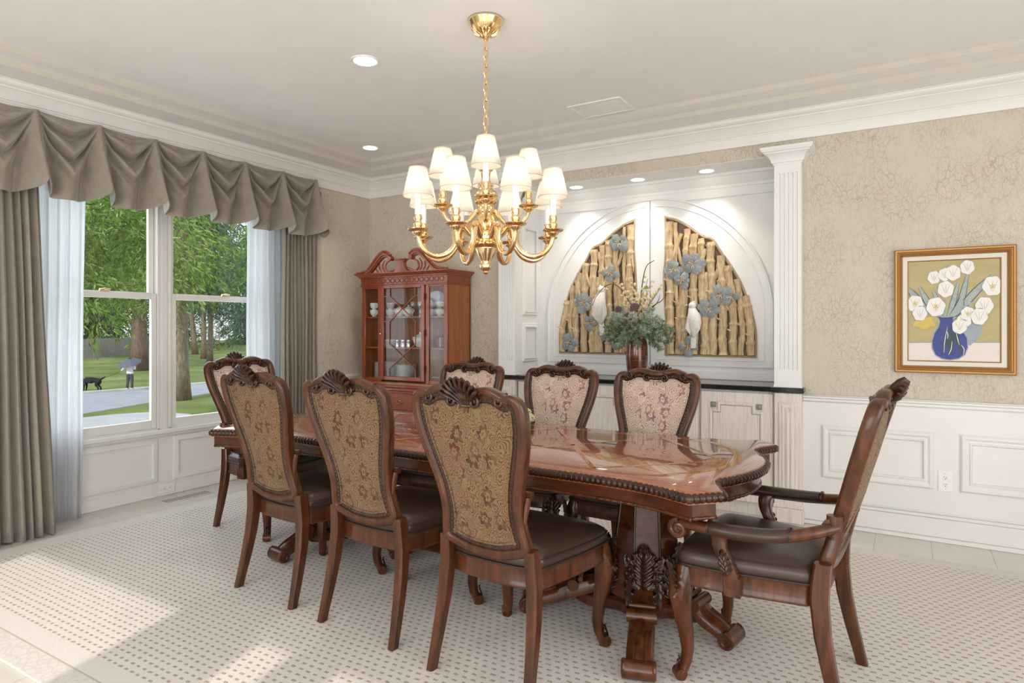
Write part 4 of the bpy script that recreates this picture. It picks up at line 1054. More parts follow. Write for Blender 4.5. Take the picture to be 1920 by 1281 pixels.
def pedestal(px, py, ang, RF, bear=(0, 90, 180, 270), reach=(1, 1, 1, 1)):
    rf = RF
    r = empty('pedestal', (px-TX, py-TY, 0)); r.parent = T; r.rotation_euler = (0,0,radians(ang))
    b = MB()
    def oct(h, c, z): return [(x, y, z) for x, y in ((h,-c),(h,c),(c,h),(-c,h),(-h,c),(-h,-c),(-c,-h),(c,-h))]
    q = []
    for h, c, z in ((.125,.06,.665),(.125,.06,.645),(.108,.050,.632),(.108,.050,.61),(.118,.052,.50),(.136,.056,.36),(.150,.058,.26),(.152,.060,.20),(.158,.064,.185),(.158,.064,.13),(.11,.05,.09)): q.append(oct(h, c, z))
    b.loft(q)
    # raised panel fields on the four broad faces
    col = b.build('column', M['tablewood'], r, ang=25)
    b = MB()
    for k in range(8):
        a = k*pi/4+pi/8
        pts = []
        for h, c, z in ((.108,.050,.61),(.118,.052,.50),(.136,.056,.36),(.150,.058,.26)):
            cs = [(h,c),(c,h),(-c,h),(-h,c),(-h,-c),(-c,-h),(c,-h),(h,-c)][k]; pts.append((cs[0]*1.005, cs[1]*1.005, z))
        b.tube(pts, .0055, 6)
    b.build('corner_bead', M['wood_dark'], col)
    b = MB()
    for k in range(4):                                       # concave-sided platform
        pass
    outl = []
    for k in range(4):
        a = radians(bear[k]); a_ = radians(bear[k-1])-(2*pi if k == 0 else 0); a2 = radians(bear[(k+1) % 4])+(2*pi if k == 3 else 0)
        for t in range(9):
            u = -1+t/4; aa = a+(u*(a2-a)/2 if u > 0 else u*(a-a_)/2); rad = .155+(rf*(.58 if k else .5)-.155)*(abs(cos(u*pi/2*.98)))**4.5; outl.append((rad*cos(aa), rad*sin(aa)))
    b.prism(outl, .055, .118, 'z', 0, .012); b.build('platform', M['tablewood'], r, ang=30)
    for k in range(4):
        a = radians(bear[k]); rf = RF*reach[k]; d = Vector((cos(a), sin(a), 0)); sd = Vector((-sin(a), cos(a), 0))
        m_ = min(1, rf/.52); P = catmull([(.135,.30),(.165,.235),(.215*m_,.185),(.275*m_,.165),(.335*m_,.150),(rf*.72,.120),(rf*.88,.085),(rf*.97,.050),(rf*.99,.018)], 4); rings = []
        for i, (u, z) in enumerate(P):
            t = i/(len(P)-1); w = .040+.008*sin(pi*t)+.010*t; th = .020+.030*sin(pi*min(1, t*1.15))+.012*t
            zz0 = max(0, z-th); rings.append([d*(u-.004)+sd*(-w)+Vector((0,0,zz0)), d*(u+.002)+sd*(-w)+Vector((0,0,z*.6+zz0*.4)), d*(u+.010)+sd*(-w*.8)+Vector((0,0,z)), d*(u+.014)+Vector((0,0,z+.010)), d*(u+.010)+sd*(w*.8)+Vector((0,0,z)), d*(u+.002)+sd*w+Vector((0,0,z*.6+zz0*.4)), d*(u-.004)+sd*w+Vector((0,0,zz0))])
        b = MB(); b.loft(rings)
        for zz, uu, rr in ((.150, .335*m_, .027), (.040, rf*.985, .036)): b.tube([d*uu+sd*(-.062)+Vector((0,0,zz)), d*uu+sd*.062+Vector((0,0,zz))], rr, 14)
        b.tube([d*.300*m_+sd*(-.054)+Vector((0,0,.178)), d*.300*m_+sd*.054+Vector((0,0,.178))], .012, 8)
        for s in (-1, 1):
            spiral(b, d*(rf*.985)+sd*(s*.058)+Vector((0,0,.040)), d, (0,0,1), .034, 1.5, .009, start=pi/2, sg=-1)
            b.tube([d*(u+.012)+sd*(s*.024)+Vector((0,0,z+.006)) for u, z in P[20:]], .007, 6)
        ft = b.build('scroll_foot', M['wood'], r, ang=50)
        b = MB(); acanthus(b, d*.200+Vector((0,0,.185)), d*(-.28)+Vector((0,0,1)), d+Vector((0,0,.35)), .195, .082, 6, .014)
        b.build('acanthus_carving', M['wood_dark'], ft, ang=60)
        for s in (-1, 1):
            b = MB(); acanthus(b, d*.19+sd*(s*.060)+Vector((0,0,.13)), d*(-.2)+Vector((0,0,1)), sd*s+d*.5, .21, .055, 5, .012); b.build('side_carving', M['wood_dark'], ft, ang=60)
    return r
pedestal(-1.035, 2.885, 22, .56, (-32, 104, 180, 265), (.74, .9, 1, 1)); pedestal(-3.02, 2.96, -8, .50)
b = MB(); b.box(-.80, .80, -.05, .05, .075, .150, .012); b.prism([(-.86,.15),(.86,.15),(.80,.20),(.6,.165),(0,.185),(-.6,.165),(-.8,.20)], -.03, .03, 'y', 0, .004); b.build('stretcher', M['tablewood'], T)
# little bowl of pale flowers on the far edge of the table
F = empty('flower_bowl', (-1.965, 3.34, FZ+ZT)); tag(F, 'small bowl of yellow-green flowers on the dining table, peeping past the nearest chair back', 'flower bowl')
b = MB(); b.lathe([(.001,.0015),(.032,.0015),(.04,.01),(.055,.04),(.058,.06),(.052,.058),(.04,.03),(.001,.02)], 20); b.build('bowl', M['porcelain'], F)
mfl = plain('yellow_green_petal', (.72,.70,.34), .6)
for k in range(9):
    a = k*2.4; R = .014*sqrt(k)*1.2; b = MB(); c = (R*cos(a), R*sin(a), .085-.006*k+.01)
    for i in range(26):
        t = i*2.4; zz = 1-2*(i+.5)/26; s = sqrt(1-zz*zz); p = Vector((s*cos(t), s*sin(t), zz)); b.ball(Vector(c)+p*.021, .0075, 5, 0, (1,1,.7))
    b.build('blossom', mfl, F)
b = MB()
for k in range(7):
    a = k*.9; b.tube([(0,0,.05), (.04*cos(a), .04*sin(a), .065), (.075*cos(a), .075*sin(a), .055)], [.004,.014,.002], 5, 0, True, False, (.25,1), up=(0,0,1))
b.build('leaf', M['needle_pale'], F)
# ------------------------------------------------------------------ chandelier
CX, CY, ZC = -1.832, 2.74, 2.9275
H = empty('chandelier', (CX, CY, 0)); tag(H, 'twelve light polished brass chandelier with pleated white shades over the dining table', 'chandelier')
AZ = atan2(-CY, -CX)       # one upper arm points at this azimuth
b = MB(); prof = [(.001,0),(.088,0),(.092,-.006),(.090,-.014),(.084,-.020),(.078,-.034),(.062,-.055),(.040,-.070),(.026,-.078),(.022,-.086),(.012,-.090),(.001,-.092)]
b.lathe([(r, z+ZC) for r, z in prof], 36, mod=lambda t, z: 1+(.025*abs(sin(t*8)) if z < ZC-.016 else 0)); can = b.build('canopy', M['gold'], H, ang=60)
b = MB()
for k in range(16):
    a = 2*pi*k/16; e = (cos(a), sin(a)); b.tube([(.030*e[0], .030*e[1], ZC-.080), (.055*e[0], .055*e[1], ZC-.066), (.078*e[0], .078*e[1], ZC-.040)], [.002,.007,.001], 5)
b.build('leaf_relief', M['gold'], can)
def link(z0, z1, w, rot):
    b = MB(); h = (z1-z0)/2; c = (z0+z1)/2
    pts = [(w,-h*.55),(w,h*.55),(w*.55,h*.92),(0,h),(-w*.55,h*.92),(-w,h*.55),(-w,-h*.55),(-w*.55,-h*.92),(0,-h),(w*.55,-h*.92)]
    b.tube([(x*cos(rot), x*sin(rot), c+z) for x, z in pts], .0042, 6, closed=True); b.build('chain_link', M['gold'], H)
b = MB(); b.lathe([(.001,ZC-.09),(.010,ZC-.092),(.012,ZC-.104),(.006,ZC-.112),(.001,ZC-.113)], 14); b.build('canopy_loop', M['gold'], H)
zt = ZC-.104; zb = 2.262; n = 13; p = (zt-zb)/n
for k in range(n): link(zt-(k+1)*p-.006, zt-k*p+.006, .0125 if k % 2 == 0 else .011, AZ+pi/2*(k % 2)+.35)
# baluster column
def z3(pts): return pts
col = [(.001,2.262),(.008,2.258),(.010,2.22),(.014,2.205),(.012,2.190),(.022,2.178),(.034,2.172),(.036,2.160),(.026,2.150),(.020,2.120),(.026,2.100),(.038,2.092),(.040,2.080),(.034,2.072),(.040,2.060),(.048,2.052),(.058,2.040),(.060,2.030),(.052,2.020),(.056,2.008),(.058,1.996),(.044,1.984),(.040,1.972),(.046,1.960),(.046,1.948),(.040,1.938),(.040,1.925),(.047,1.905),(.047,1.870),(.043,1.850)]
b = MB(); b.lathe(catmull(col, 3), 32, mod=lambda t, z: 1+(.10*abs(sin(t*4))-.05 if 1.85 < z < 1.925 or 2.10 < z < 2.15 else (.04*abs(sin(t*8)) if 2.0 < z < 2.05 else 0))); b.build('column', M['gold'], H, ang=50)
b = MB(); b.lathe(catmull([(.043,1.850),(.066,1.848),(.074,1.842),(.074,1.806),(.068,1.800),(.074,1.792),(.076,1.782),(.068,1.772),(.056,1.764),(.052,1.756),(.044,1.736),(.033,1.712),(.026,1.698),(.024,1.690)], 3), 32, mod=lambda t, z: 1+(.07*abs(sin(t*6)) if z < 1.762 else 0)); hub = b.build('hub', M['gold'], H, ang=50)
b = MB()
for k in range(12):
    a = 2*pi*k/12; e = Vector((cos(a), sin(a), 0)); s_ = Vector((-sin(a), cos(a), 0))
    c = e*.075+Vector((0,0,1.824)); b.tube([c, c+e*.006], .012, 4, 0, sq=True); b.ball(c+e*.006, .005, 6)
    b.ball(e*.074+Vector((0,0,1.787)), .009, 6)
b.build('rosette_band', M['gold'], hub)
b = MB(); b.lathe([(.024,1.692),(.022,1.684),(.030,1.680),(.031,1.670),(.028,1.660),(.018,1.650),(.014,1.646),(.015,1.640),(.008,1.632),(.001,1.629)], 20, mod=lambda t, z: 1+(.08*abs(sin(t*5)) if z > 1.655 else 0)); b.build('finial', M['gold'], H, ang=50)
def arm(az, pts, rpan, zpan, zs0, zs1, r0, grp):
    e = Vector((cos(az), sin(az), 0)); sd = Vector((-sin(az), cos(az), 0)); U = Vector((0,0,1))
    P = [e*u+U*z for u, z in catmull(pts, 6)]; n = len(P); b = MB()
    b.tube(P, [r0*(1-.30*i/(n-1)) for i in range(n)], 10)
    for o in (-1, 1): b.tube([p+sd*(o*r0*.75*(1-.3*i/(n-1))) for i, p in enumerate(P)], [r0*.42*(1-.3*i/(n-1)) for i in range(n)], 6)
    if grp:
        spiral(b, P[int(n*.30)]+e*.0, e, U, .018, 1.1, .006)
        acanthus(b, P[int(n*.18)]+U*.006, (P[int(n*.34)]-P[int(n*.18)]), sd*0+e*.5+U, .07, .020, 4, .006)
        b.tube([P[int(n*.52)]+U*.006, P[int(n*.46)]+U*.030+e*.012, P[int(n*.44)]+U*.034+e*.030], [.007,.006,.003], 6)
    A = b.build('arm', M['gold'], H, ang=60)
    c = e*rpan
    b = MB(); b.lathe([(r, z+zpan) for r, z in [(.001,-.040),(.010,-.038),(.014,-.026),(.026,-.018),(.028,-.010),(.046,-.004),(.050,.002),(.047,.006),(.024,.006),(.017,.012),(.022,.020),(.023,.030),(.017,.036),(.017,.046),(.021,.052),(.019,.072),(.015,.074),(.001,.074)]], 20, c, mod=lambda t, z: 1+(.05*abs(sin(t*5)) if -.012 < z-zpan < .004 else 0)); b.build('drip_pan', M['gold'], A, ang=50)
    b = MB(); b.lathe([(.001,zpan+.070),(.0150,zpan+.070),(.0150,zs0+.035),(.001,zs0+.035)], 16, c); b.build('candle_sleeve', M['candle'], A)
    b = MB(); b.lathe([(.001,zs0+.035),(.009,zs0+.037),(.016,zs0+.058),(.012,zs0+.078),(.001,zs0+.092)], 12, c); b.build('bulb', M['bulb'], A)
    N_ = 88; b = MB(); Ra, Rb = .0415, .072
    def q(d, z): return [c+Vector(((d+.0020*(-1)**k)*cos(2*pi*k/N_), (d+.0020*(-1)**k)*sin(2*pi*k/N_), z)) for k in range(N_)]
    b.loft([q(Rb, zs0), q((Ra+Rb)/2, (zs0+zs1)/2), q(Ra, zs1)], 0, False); sh = b.build('lampshade', M['shade'], A, ang=180, flip=False)
    for R_, z in ((Rb+.0014, zs0), (Ra+.0014, zs1)):
        b = MB(); b.tube([c+Vector((R_*cos(2*pi*k/48), R_*sin(2*pi*k/48), z)) for k in range(48)], .0024, 6, closed=True); b.build('shade_trim', M['shadetrim'], A)
    L = bpy.data.lights.new('candle_light', 'POINT'); L.energy = 1.7; L.color = (1,.86,.68); L.shadow_soft_size = .018
    o = bpy.data.objects.new('candle_light', L); COL.objects.link(o); o.location = c+U*(zs0+.060); o.parent = A
M['shadetrim'] = plain('cream_shade_trim', (.74,.64,.52), .8)
lo = [(.060,1.812),(.095,1.850),(.118,1.872),(.140,1.862),(.152,1.825),(.168,1.775),(.205,1.730),(.255,1.712),(.305,1.724),(.340,1.758),(.356,1.800)]
hi = [(.042,1.955),(.062,1.935),(.095,1.895),(.140,1.880),(.180,1.893),(.208,1.925),(.218,1.955)]
for k in range(8): arm(AZ+pi/8+k*pi/4, lo, .357, 1.836, 2.000, 2.137, .0165, 1)
for k in range(4): arm(AZ+k*pi/2, hi, .219, 1.980, 2.130, 2.267, .0125, 0)

# ------------------------------------------------------------------ china cabinet in the corner
KX0, KX1, KF, KB = -4.475, -3.445, 4.545, 4.895
KC = (KX0+KX1)/2; W = (KX1-KX0)/2; D = KB-KF
K = empty('china_cabinet', (KC, KF, 0)); tag(K, 'tall mahogany china cabinet with glazed doors and a swan-neck pediment in the corner', 'cabinet')
b = MB()
for x0, x1 in ((-W, -W+.022), (W-.022, W)): b.box(x0, x1, .012, D, .845, 1.79, .003)
b.box(-W, W, D-.012, D, .845, 1.79, 0); b.box(-W, W, 0, D, .822, .850, .004); b.box(-W, W, .01, D, 1.765, 1.79, .002); up = b.build('upper_carcass', [M['mahog_side']], K)
b = MB()
b.box(-W-.010, W+.010, -.012, D, .800, .825, .006); b.box(-W-.022, W+.022, -.045, D, .775, .802, .006); b.build('waist_moulding', M['mahog'], K)
b = MB(); b.box(-W-.01, W+.01, -.030, D, .10, .775, .003); b.box(-W-.02, W+.02, -.042, D, 0, .10, .006); base = b.build('lower_carcass', M['mahog'], K)
for z0, z1 in ((.60,.755), (.42,.58)):
    for x0, x1 in ((-.50,-.19), (-.17,.17), (.19,.50)):
        b = MB(); b.box(x0, x1, -.040, -.028, z0, z1, .005); d = b.build('drawer', M['mahog'], K)
        b = MB(); c = (x0+x1)/2; zc = (z0+z1)/2; b.tube([(c-.045,-.042,zc+.012),(c-.03,-.050,zc-.006),(c,-.054,zc-.014),(c+.03,-.050,zc-.006),(c+.045,-.042,zc+.012)], .0045, 6)
        for s in (-1,1): spiral(b, (c+s*.030,-.043,zc+.004), (1,0,0), (0,0,1), .017, 1.2, .003); 
        b.ball((c,-.042,zc+.006), .012, 8, 0, (1,.4,1)); b.build('handle', M['oldgold'], d)
for x0, x1 in ((-.50,-.01), (.01,.50)):
    b = MB(); b.box(x0, x1, -.040, -.028, .125, .40, .005); b.box(x0+.05, x1-.05, -.046, -.038, .17, .355, .008); b.build('lower_door', M['mahog'], K)
# front frame: stiles, rails, narrow fixed lights and the central door
dx0, dx1 = -.265, .265
b = MB()
for x0, x1 in ((-W, -W+.045), (W-.045, W)): b.box(x0, x1, 0, .022, .85, 1.765, .004)
for x0, x1 in ((dx0-.045, dx0-.002), (dx1+.002, dx1+.045)): b.box(x0, x1, 0, .022, .85, 1.765, .004)
for x0, x1 in ((-W+.045, dx0-.045), (dx1+.045, W-.045)): b.box(x0, x1, .002, .020, .85, .885, .003); b.box(x0, x1, .002, .020, 1.725, 1.765, .003)
fr = b.build('face_frame', M['mahog'], K)
for x0, x1 in ((-W+.045, dx0-.045), (dx1+.045, W-.045)): b = MB(); b.box(x0-.003, x1+.003, .010, .013, .882, 1.728, 0); b.build('side_light', M['cabglass'], fr)
b = MB()
for x0, x1 in ((dx0, dx0+.040), (dx1-.040, dx1)): b.box(x0, x1, -.014, .012, .868, 1.760, .004)
b.box(dx0+.04, dx1-.04, -.014, .012, .868, .906, .004); b.box(dx0+.04, dx1-.04, -.014, .012, 1.722, 1.760, .004)
door = b.build('glazed_door', M['mahog'], K)
b = MB(); b.box(dx0+.037, dx1-.037, .002, .005, .903, 1.725, 0); b.build('pane', M['cabglass'], door)
b = MB(); gx0, gx1, gz0, gz1 = dx0+.04, dx1-.04, .906, 1.722; gw = gx1-gx0; gh = gz1-gz0
def mun(pts): b.tube([(gx0+u*gw, -.004, gz1-v*gh) for u, v in pts], .0055, 4, sq=True)
for fl in (0, 1):
    F_ = (lambda u: 1-u) if fl else (lambda u: u)
    mun([(F_(0),.09),(F_(.16),.09),(F_(.16),.0)]); mun([(F_(.16),.09),(F_(.85),.375)]); mun([(F_(0),.378),(F_(.15),.378),(F_(.15),.63)])
    mun([(F_(.15),.63),(F_(.85),.91)]); mun([(F_(.15),.91),(F_(.15),1.0)])
b.build('muntin', M['mahog'], door)
b = MB(); b.ball((dx0+.018,-.030,1.30), .011); b.tube([(dx0+.018,-.012,1.30),(dx0+.018,-.026,1.30)], .005, 8); b.build('knob', M['silver'], door)
for z in (.98, 1.31, 1.64):
    b = MB(); b.tube([(dx1+.001,-.014,z-.03),(dx1+.001,-.014,z+.03)], .005, 6); b.build('hinge', M['black_metal'], door)
# frieze with fretwork, cornice, pediment
b = MB(); b.box(-W-.004, W+.004, -.010, D, 1.79, 1.862, .003); b.box(-W-.010, W+.010, -.016, D, 1.778, 1.792, .003)
fz = b.build('frieze', M['mahog'], K); b = MB()
for k in range(17):
    x = -.46+k*.0575; b.tube([(x+.024*cos(2*pi*i/12), -.012, 1.828+.020*sin(2*pi*i/12)) for i in range(12)], .0032, 5, closed=True)
    b.tube([(x+.022,-.012,1.828),(x+.0575-.022,-.012,1.828)], .003, 5)
for z in (1.802, 1.853): b.box(-.50, .50, -.015, -.009, z-.002, z+.002, 0)
b.build('fretwork', M['mahog'], fz)
b = MB(); pr = [(.004,1.858),(.012,1.862),(.014,1.872),(.026,1.882),(.040,1.892),(.046,1.898),(.046,1.906)]
b.loft([[(-W-o, D, z), (-W-o, -.010-o, z), (W+o, -.010-o, z), (W+o, D, z)] for o, z in pr]); b.build('cornice', M['mahog'], K, ang=25)
for s in (-1, 1):
    top_ = catmull([(.545,1.892),(.47,1.898),(.40,1.925),(.335,1.985),(.275,2.045),(.215,2.080),(.155,2.075),(.110,2.045)], 6)
    bot_ = catmull([(.44,1.888),(.40,1.892),(.36,1.915),(.315,1.955),(.265,2.005),(.215,2.040),(.165,2.040),(.125,2.022)], 6)
    b = MB(); b.prism([(s*x, z) for x, z in bot_+top_[::-1]], -.030, .006, 'y', 0, .004)
    mid = [((a[0]+c[0])/2, (a[1]+c[1])/2) for a, c in zip(top_, bot_)]
    b.tube([(s*x, -.038, z+.012) for x, z in top_], .012, 8); b.tube([(s*x, -.034, z+.002) for x, z in mid], .007, 6)
    b.tube([(s*.125, -.045, 2.026), (s*.125, .008, 2.026)], .020, 14); sn = b.build('swan_neck_scroll', M['mahog'], K, ang=35)
    b = MB()     # pierced fan between scroll and plinth
    for pts, r_ in (([(.14,2.01),(.19,1.985),(.20,1.94),(.17,1.905),(.12,1.895)], .012), ([(.21,2.015),(.235,1.97),(.225,1.925),(.19,1.895)], .010), ([(.27,1.985),(.275,1.945),(.25,1.905)], .010), ([(.32,1.94),(.30,1.915),(.28,1.895)], .009), ([(.06,1.935),(.10,1.92),(.16,1.90)], .012)):
        P = catmull(pts, 5); b.tube([(s*x, -.012, z) for x, z in P], [r_*(.5+.5*sin(pi*i/(len(P)-1))) for i in range(len(P))], 6)
    b.build('pierced_fan', M['mahog'], sn)
b = MB(); b.box(-.40, .40, -.022, .004, 1.882, 1.900, .003); b.prism([(-.085,1.898),(.085,1.898),(.050,1.94),(.038,1.985),(.052,2.000),(.052,2.010),(-.052,2.010),(-.052,2.000),(-.038,1.985),(-.050,1.94)], -.036, .008, 'y', 0, .003); b.box(-.064, .064, -.050, .018, 2.006, 2.020, .004); b.build('plinth', M['mahog'], K)
for z in (1.175, 1.462): b = MB(); b.box(-W+.022, W-.022, .030, D-.014, z-.016, z, .003); b.build('shelf', M['mahog_side'], K)

for o_ in kids(K):
    st_ = o_.name.split('.')[0]
    if st_ in ('frieze', 'cornice'): o_.location.z = -.035
    if st_ in ('swan_neck_scroll', 'plinth'): o_.location.z = -.028
# ---- china on the shelves (free-standing things)
def wpos(x, y, z): return (KC+x, KF+y, z)
S0, S1, S2 = .8505, 1.1755, 1.4625
CUP = [(.001,.002),(.020,0),(.022,.004),(.020,.008),(.034,.020),(.041,.040),(.043,.066),(.0405,.066),(.038,.04),(.030,.022),(.001,.014)]
def cup(lab):
    r = empty('teacup'); tag(r, lab, 'teacup', 'stacked teacups in the china cabinet')
    b = MB(); b.lathe(CUP, 20); b.build('bowl', M['porcelain'], r)
    b = MB(); b.tube(catmull([(.040,0,.056),(.058,0,.058),(.066,0,.042),(.056,0,.024),(.036,0,.022)], 4), .0042, 6); b.build('handle', M['porcelain'], r); return r
cup0 = cup(''); first = True
for x, y, n, t in ((-.432, .085, 2, 'the stack farthest toward the window'), (-.295, .16, 2, 'the stack behind the knob side of the door'), (.215, .15, 2, 'the stack behind the hinge side of the door'), (.345, .11, 2, 'the middle stack of the right side glass'), (.440, .15, 2, 'the stack against the right cabinet side')):
    for k in range(n):
        o = cup0 if first else copy_tree(cup0); first = False
        o.location = wpos(x, y, S2+.0665*k); o.rotation_euler = (0,0, 2.8 if x > .4 or -.31 < x < -.2 else -.35); o['label'] = ('upper' if k else 'lower')+' white teacup in '+t
def teapot(x, y, z, s, lab, name='sugar_bowl'):
    r = empty(name, wpos(x, y, z)); tag(r, lab, 'tea service'); b = MB()
    b.lathe([(a*s, c*s) for a, c in catmull([(.02,0),(.034,.002),(.036,.008),(.052,.03),(.060,.055),(.054,.080),(.036,.092),(.030,.094)], 3)], 24); b.build('body', M['porcelain'], r)
    b = MB(); b.lathe([(a*s, c*s) for a, c in ((.036,.093),(.034,.098),(.020,.108),(.006,.112),(.009,.120),(.010,.126),(.001,.131))], 20); b.build('lid', M['porcelain'], r)
    for sg in (-1, 1):
        b = MB(); b.tube([(sg*q*s, 0, w*s) for q, w in catmull([(.048,.078),(.072,.084),(.080,.062),(.056,.035)], 4)], .0045*s, 6); b.build('handle', M['porcelain'], r)
teapot(-.176, .16, S2, .86, 'round white lidded sugar bowl on the top shelf behind the glazed door', 'sugar_bowl')
teapot(-.042, .13, S2, .85, 'smaller white lidded jar beside the sugar bowl on the top shelf', 'lidded_jar')
def plate(name, loc, rx, R, lab, grp=None, sx=1.0, cat='plate'):
    b = MB(); b.lathe([(.001,.004),(R*.55,.0),(R*.62,.002),(R*.98,.016),(R,.018),(R*.98,.020),(R*.62,.007),(.001,.008)], 36)
    b.xf(Matrix.Scale(sx, 4, (1,0,0))); b.xf(Matrix.Rotation(rx, 4, 'X')); o = b.build(name, M['porcelain'], loc=loc); tag(o, lab, cat, grp); return o
plate('platter', wpos(.155, .30, S2+.125), radians(80), .118, 'large oval platter standing upright on the top shelf of the china cabinet', None, 1.15, 'platter')
plate('dinner_plate', wpos(.075, .262, S2+.093), radians(80), .088, 'round plate leaning upright in front of the big platter')
for k, (x, y) in enumerate(((.045,.09),(.09,.13),(.135,.09))):
    b = MB(); b.lathe([(.001,0),(.022,0),(.022,.003),(.004,.006),(.0035,.055),(.012,.062),(.024,.085),(.026,.11),(.022,.135),(.021,.135),(.023,.11),(.02,.088),(.001,.066)], 18); o = b.build('wine_glass', M['crystal'], loc=wpos(x, y, S2)); tag(o, ('leftmost','middle','rightmost')[k]+' of three stemmed crystal glasses on the top cabinet shelf', 'glass', 'crystal glasses in the china cabinet')
b = MB(); b.lathe([(.001,0),(.05,0),(.052,.006),(.06,.01),(.095,.05),(.110,.062),(.108,.066),(.09,.054),(.05,.012),(.001,.010)], 30); o = b.build('serving_bowl', M['porcelain'], loc=wpos(-.30, .16, S1)); tag(o, 'wide white serving bowl on the middle shelf of the china cabinet', 'bowl')
for k in range(5):
    b = MB(); b.lathe([(.001,0),(.016,0),(.017,.03),(.012,.045),(.016,.055),(.013,.068),(.001,.072)], 12); o = b.build('salt_cellar', M['silver'], loc=wpos(-.155+.036*k, .10+.03*(k % 2), S1)); tag(o, 'small silver shaker, '+('first','second','third','fourth','fifth')[k]+' from the left on the middle shelf', 'shaker', 'silver shakers on the middle shelf')
teapot(.075, .16, S1, 1.1, 'squat white covered dish on the middle shelf of the china cabinet', 'covered_dish')
for k, (x, y) in enumerate(((.335,.12),(.37,.20),(.42,.13),(.45,.21))):
    b = MB(); b.lathe([(.001,0),(.028,0),(.033,.09),(.031,.09),(.026,.006),(.001,.006)], 18); o = b.build('tumbler', M['crystal'], loc=wpos(x, y, S1)); tag(o, ('front left','rear left','front right','rear right')[k]+' crystal tumbler at the right end of the middle cabinet shelf', 'glass', 'crystal tumblers in the china cabinet')
for n, x, y, R, t in ((15, -.352, .150, .105, 'the tall left stack'), (13, -.120, .19, .105, 'the stack behind the door'), (6, .40, .17, .085, 'the short right stack')):
    p0 = None
    for k in range(n):
        if p0 is None: o = p0 = plate('dinner_plate', wpos(x, y, S0+.0), 0, R, '', 'stacked dinner plates in the china cabinet')
        else: o = p0.copy(); COL.objects.link(o); o.location = wpos(x, y, S0+.0110*k)
        o['label'] = ('white plate in the china cabinet, bottom of ' if k == 0 else 'white plate in the china cabinet, topmost of ' if k == n-1 else 'white plate in the china cabinet, %s from the bottom of ' % ('second','third','fourth','fifth','sixth','seventh','eighth','ninth','tenth','eleventh','twelfth','thirteenth','fourteenth')[k-1])+t
b = MB(); b.lathe([(.001,0),(.06,0),(.085,.035),(.11,.055),(.106,.055),(.08,.035),(.055,.006),(.001,.006)], 24, mod=lambda t, z: 1+.03*sin(t*12)); o = b.build('crystal_bowl', M['crystal'], loc=wpos(.09, .16, S0)); tag(o, 'cut crystal bowl on the floor of the china cabinet behind the door', 'bowl')
# ------------------------------------------------------------------ valance, drapes, sheers
PINS = [1.887+.3755*k for k in range(-1, 7)]
VT = 2.722
def fr_(x): return x-math.floor(x)
b = MB(); NS, NV = 56, 96
def val(u, v):
    s = u*(len(PINS)-1); k = min(int(s), len(PINS)-2); t = s-k; y = PINS[0]+s*.3755
    tc = .54; tt = t/tc if t < tc else (1-t)/(1-tc)          # the swag hangs a little off centre
    e = max(0, min(1, tt)); g = .55*e+.45*sin(pi*e/2)
    L = .440+.098*max(0, sin(pi*t))**.60
    d = v*L
    droop = .335*g+.010; ph = d/droop                        # V-shaped pleats that all start at the pins
    amp = .056*min(1, g*1.5)*max(0, 1-max(0, ph-.92)/.30)*min(1, ph*4)
    n3 = ph*2.15+.25*sin(k*2.1); w = n3-math.floor(n3); saw = (w/.66 if w < .66 else (1-w)/.34); saw = saw*saw*(3-2*saw)
    fold = amp*(saw*1.7-.75)
    gs = sin(pi*e/2); lip = .030*gs*exp(-((ph-1.0)/.16)**2)                     # the lowest pleat rolls over
    dt = min(t, 1-t)*.3755
    fl = exp(-(dt/(.020+.050*v))**2)
    va = exp(-((dt-(.060+.060*v))/.036)**2)
    x = -4.655+.026*v+fold+lip+fl*(.020+.100*v**1.2)-va*.085*v**.8+.050*gs*max(0, v-.55)**1.3
    z = VT-d-.014*e*(1-v)**3
    yy = y+.016*v*sin(2*pi*t)*(-1)+.020*fl*v*v
    return (x, yy, z)
b.grid(val, NS*(len(PINS)-1), NV)
ya = PINS[0]; yb_ = PINS[-1]
def ret(u, v):      # the return at the window end, wrapping back to the wall with two flutes
    x0, y0, z0 = val(1.0, v); w = .014+.03*v; t = u
    return (x0+(-4.728-x0)*t, y0+.055*v*sin(pi*min(1, t*1.15))+.012*sin(pi*3*t)*v, VT-v*(.470+.075*sin(pi*t)**2-.03*t))
b.grid(ret, 16, NV)
VAL = b.build('valance', M['drape'], ang=180)
sm = VAL.modifiers.new('thickness', 'SOLIDIFY'); sm.thickness = .006; sm.offset = 0
tag(VAL, 'taupe swagged valance with drooping folds and flutes hung over the window bay', 'valance')
b = MB(); b.box(-4.728, -4.664, ya, yb_, VT-.05, VT-.006, .003); o = b.build('valance_board', M['drape']); o.parent = VAL

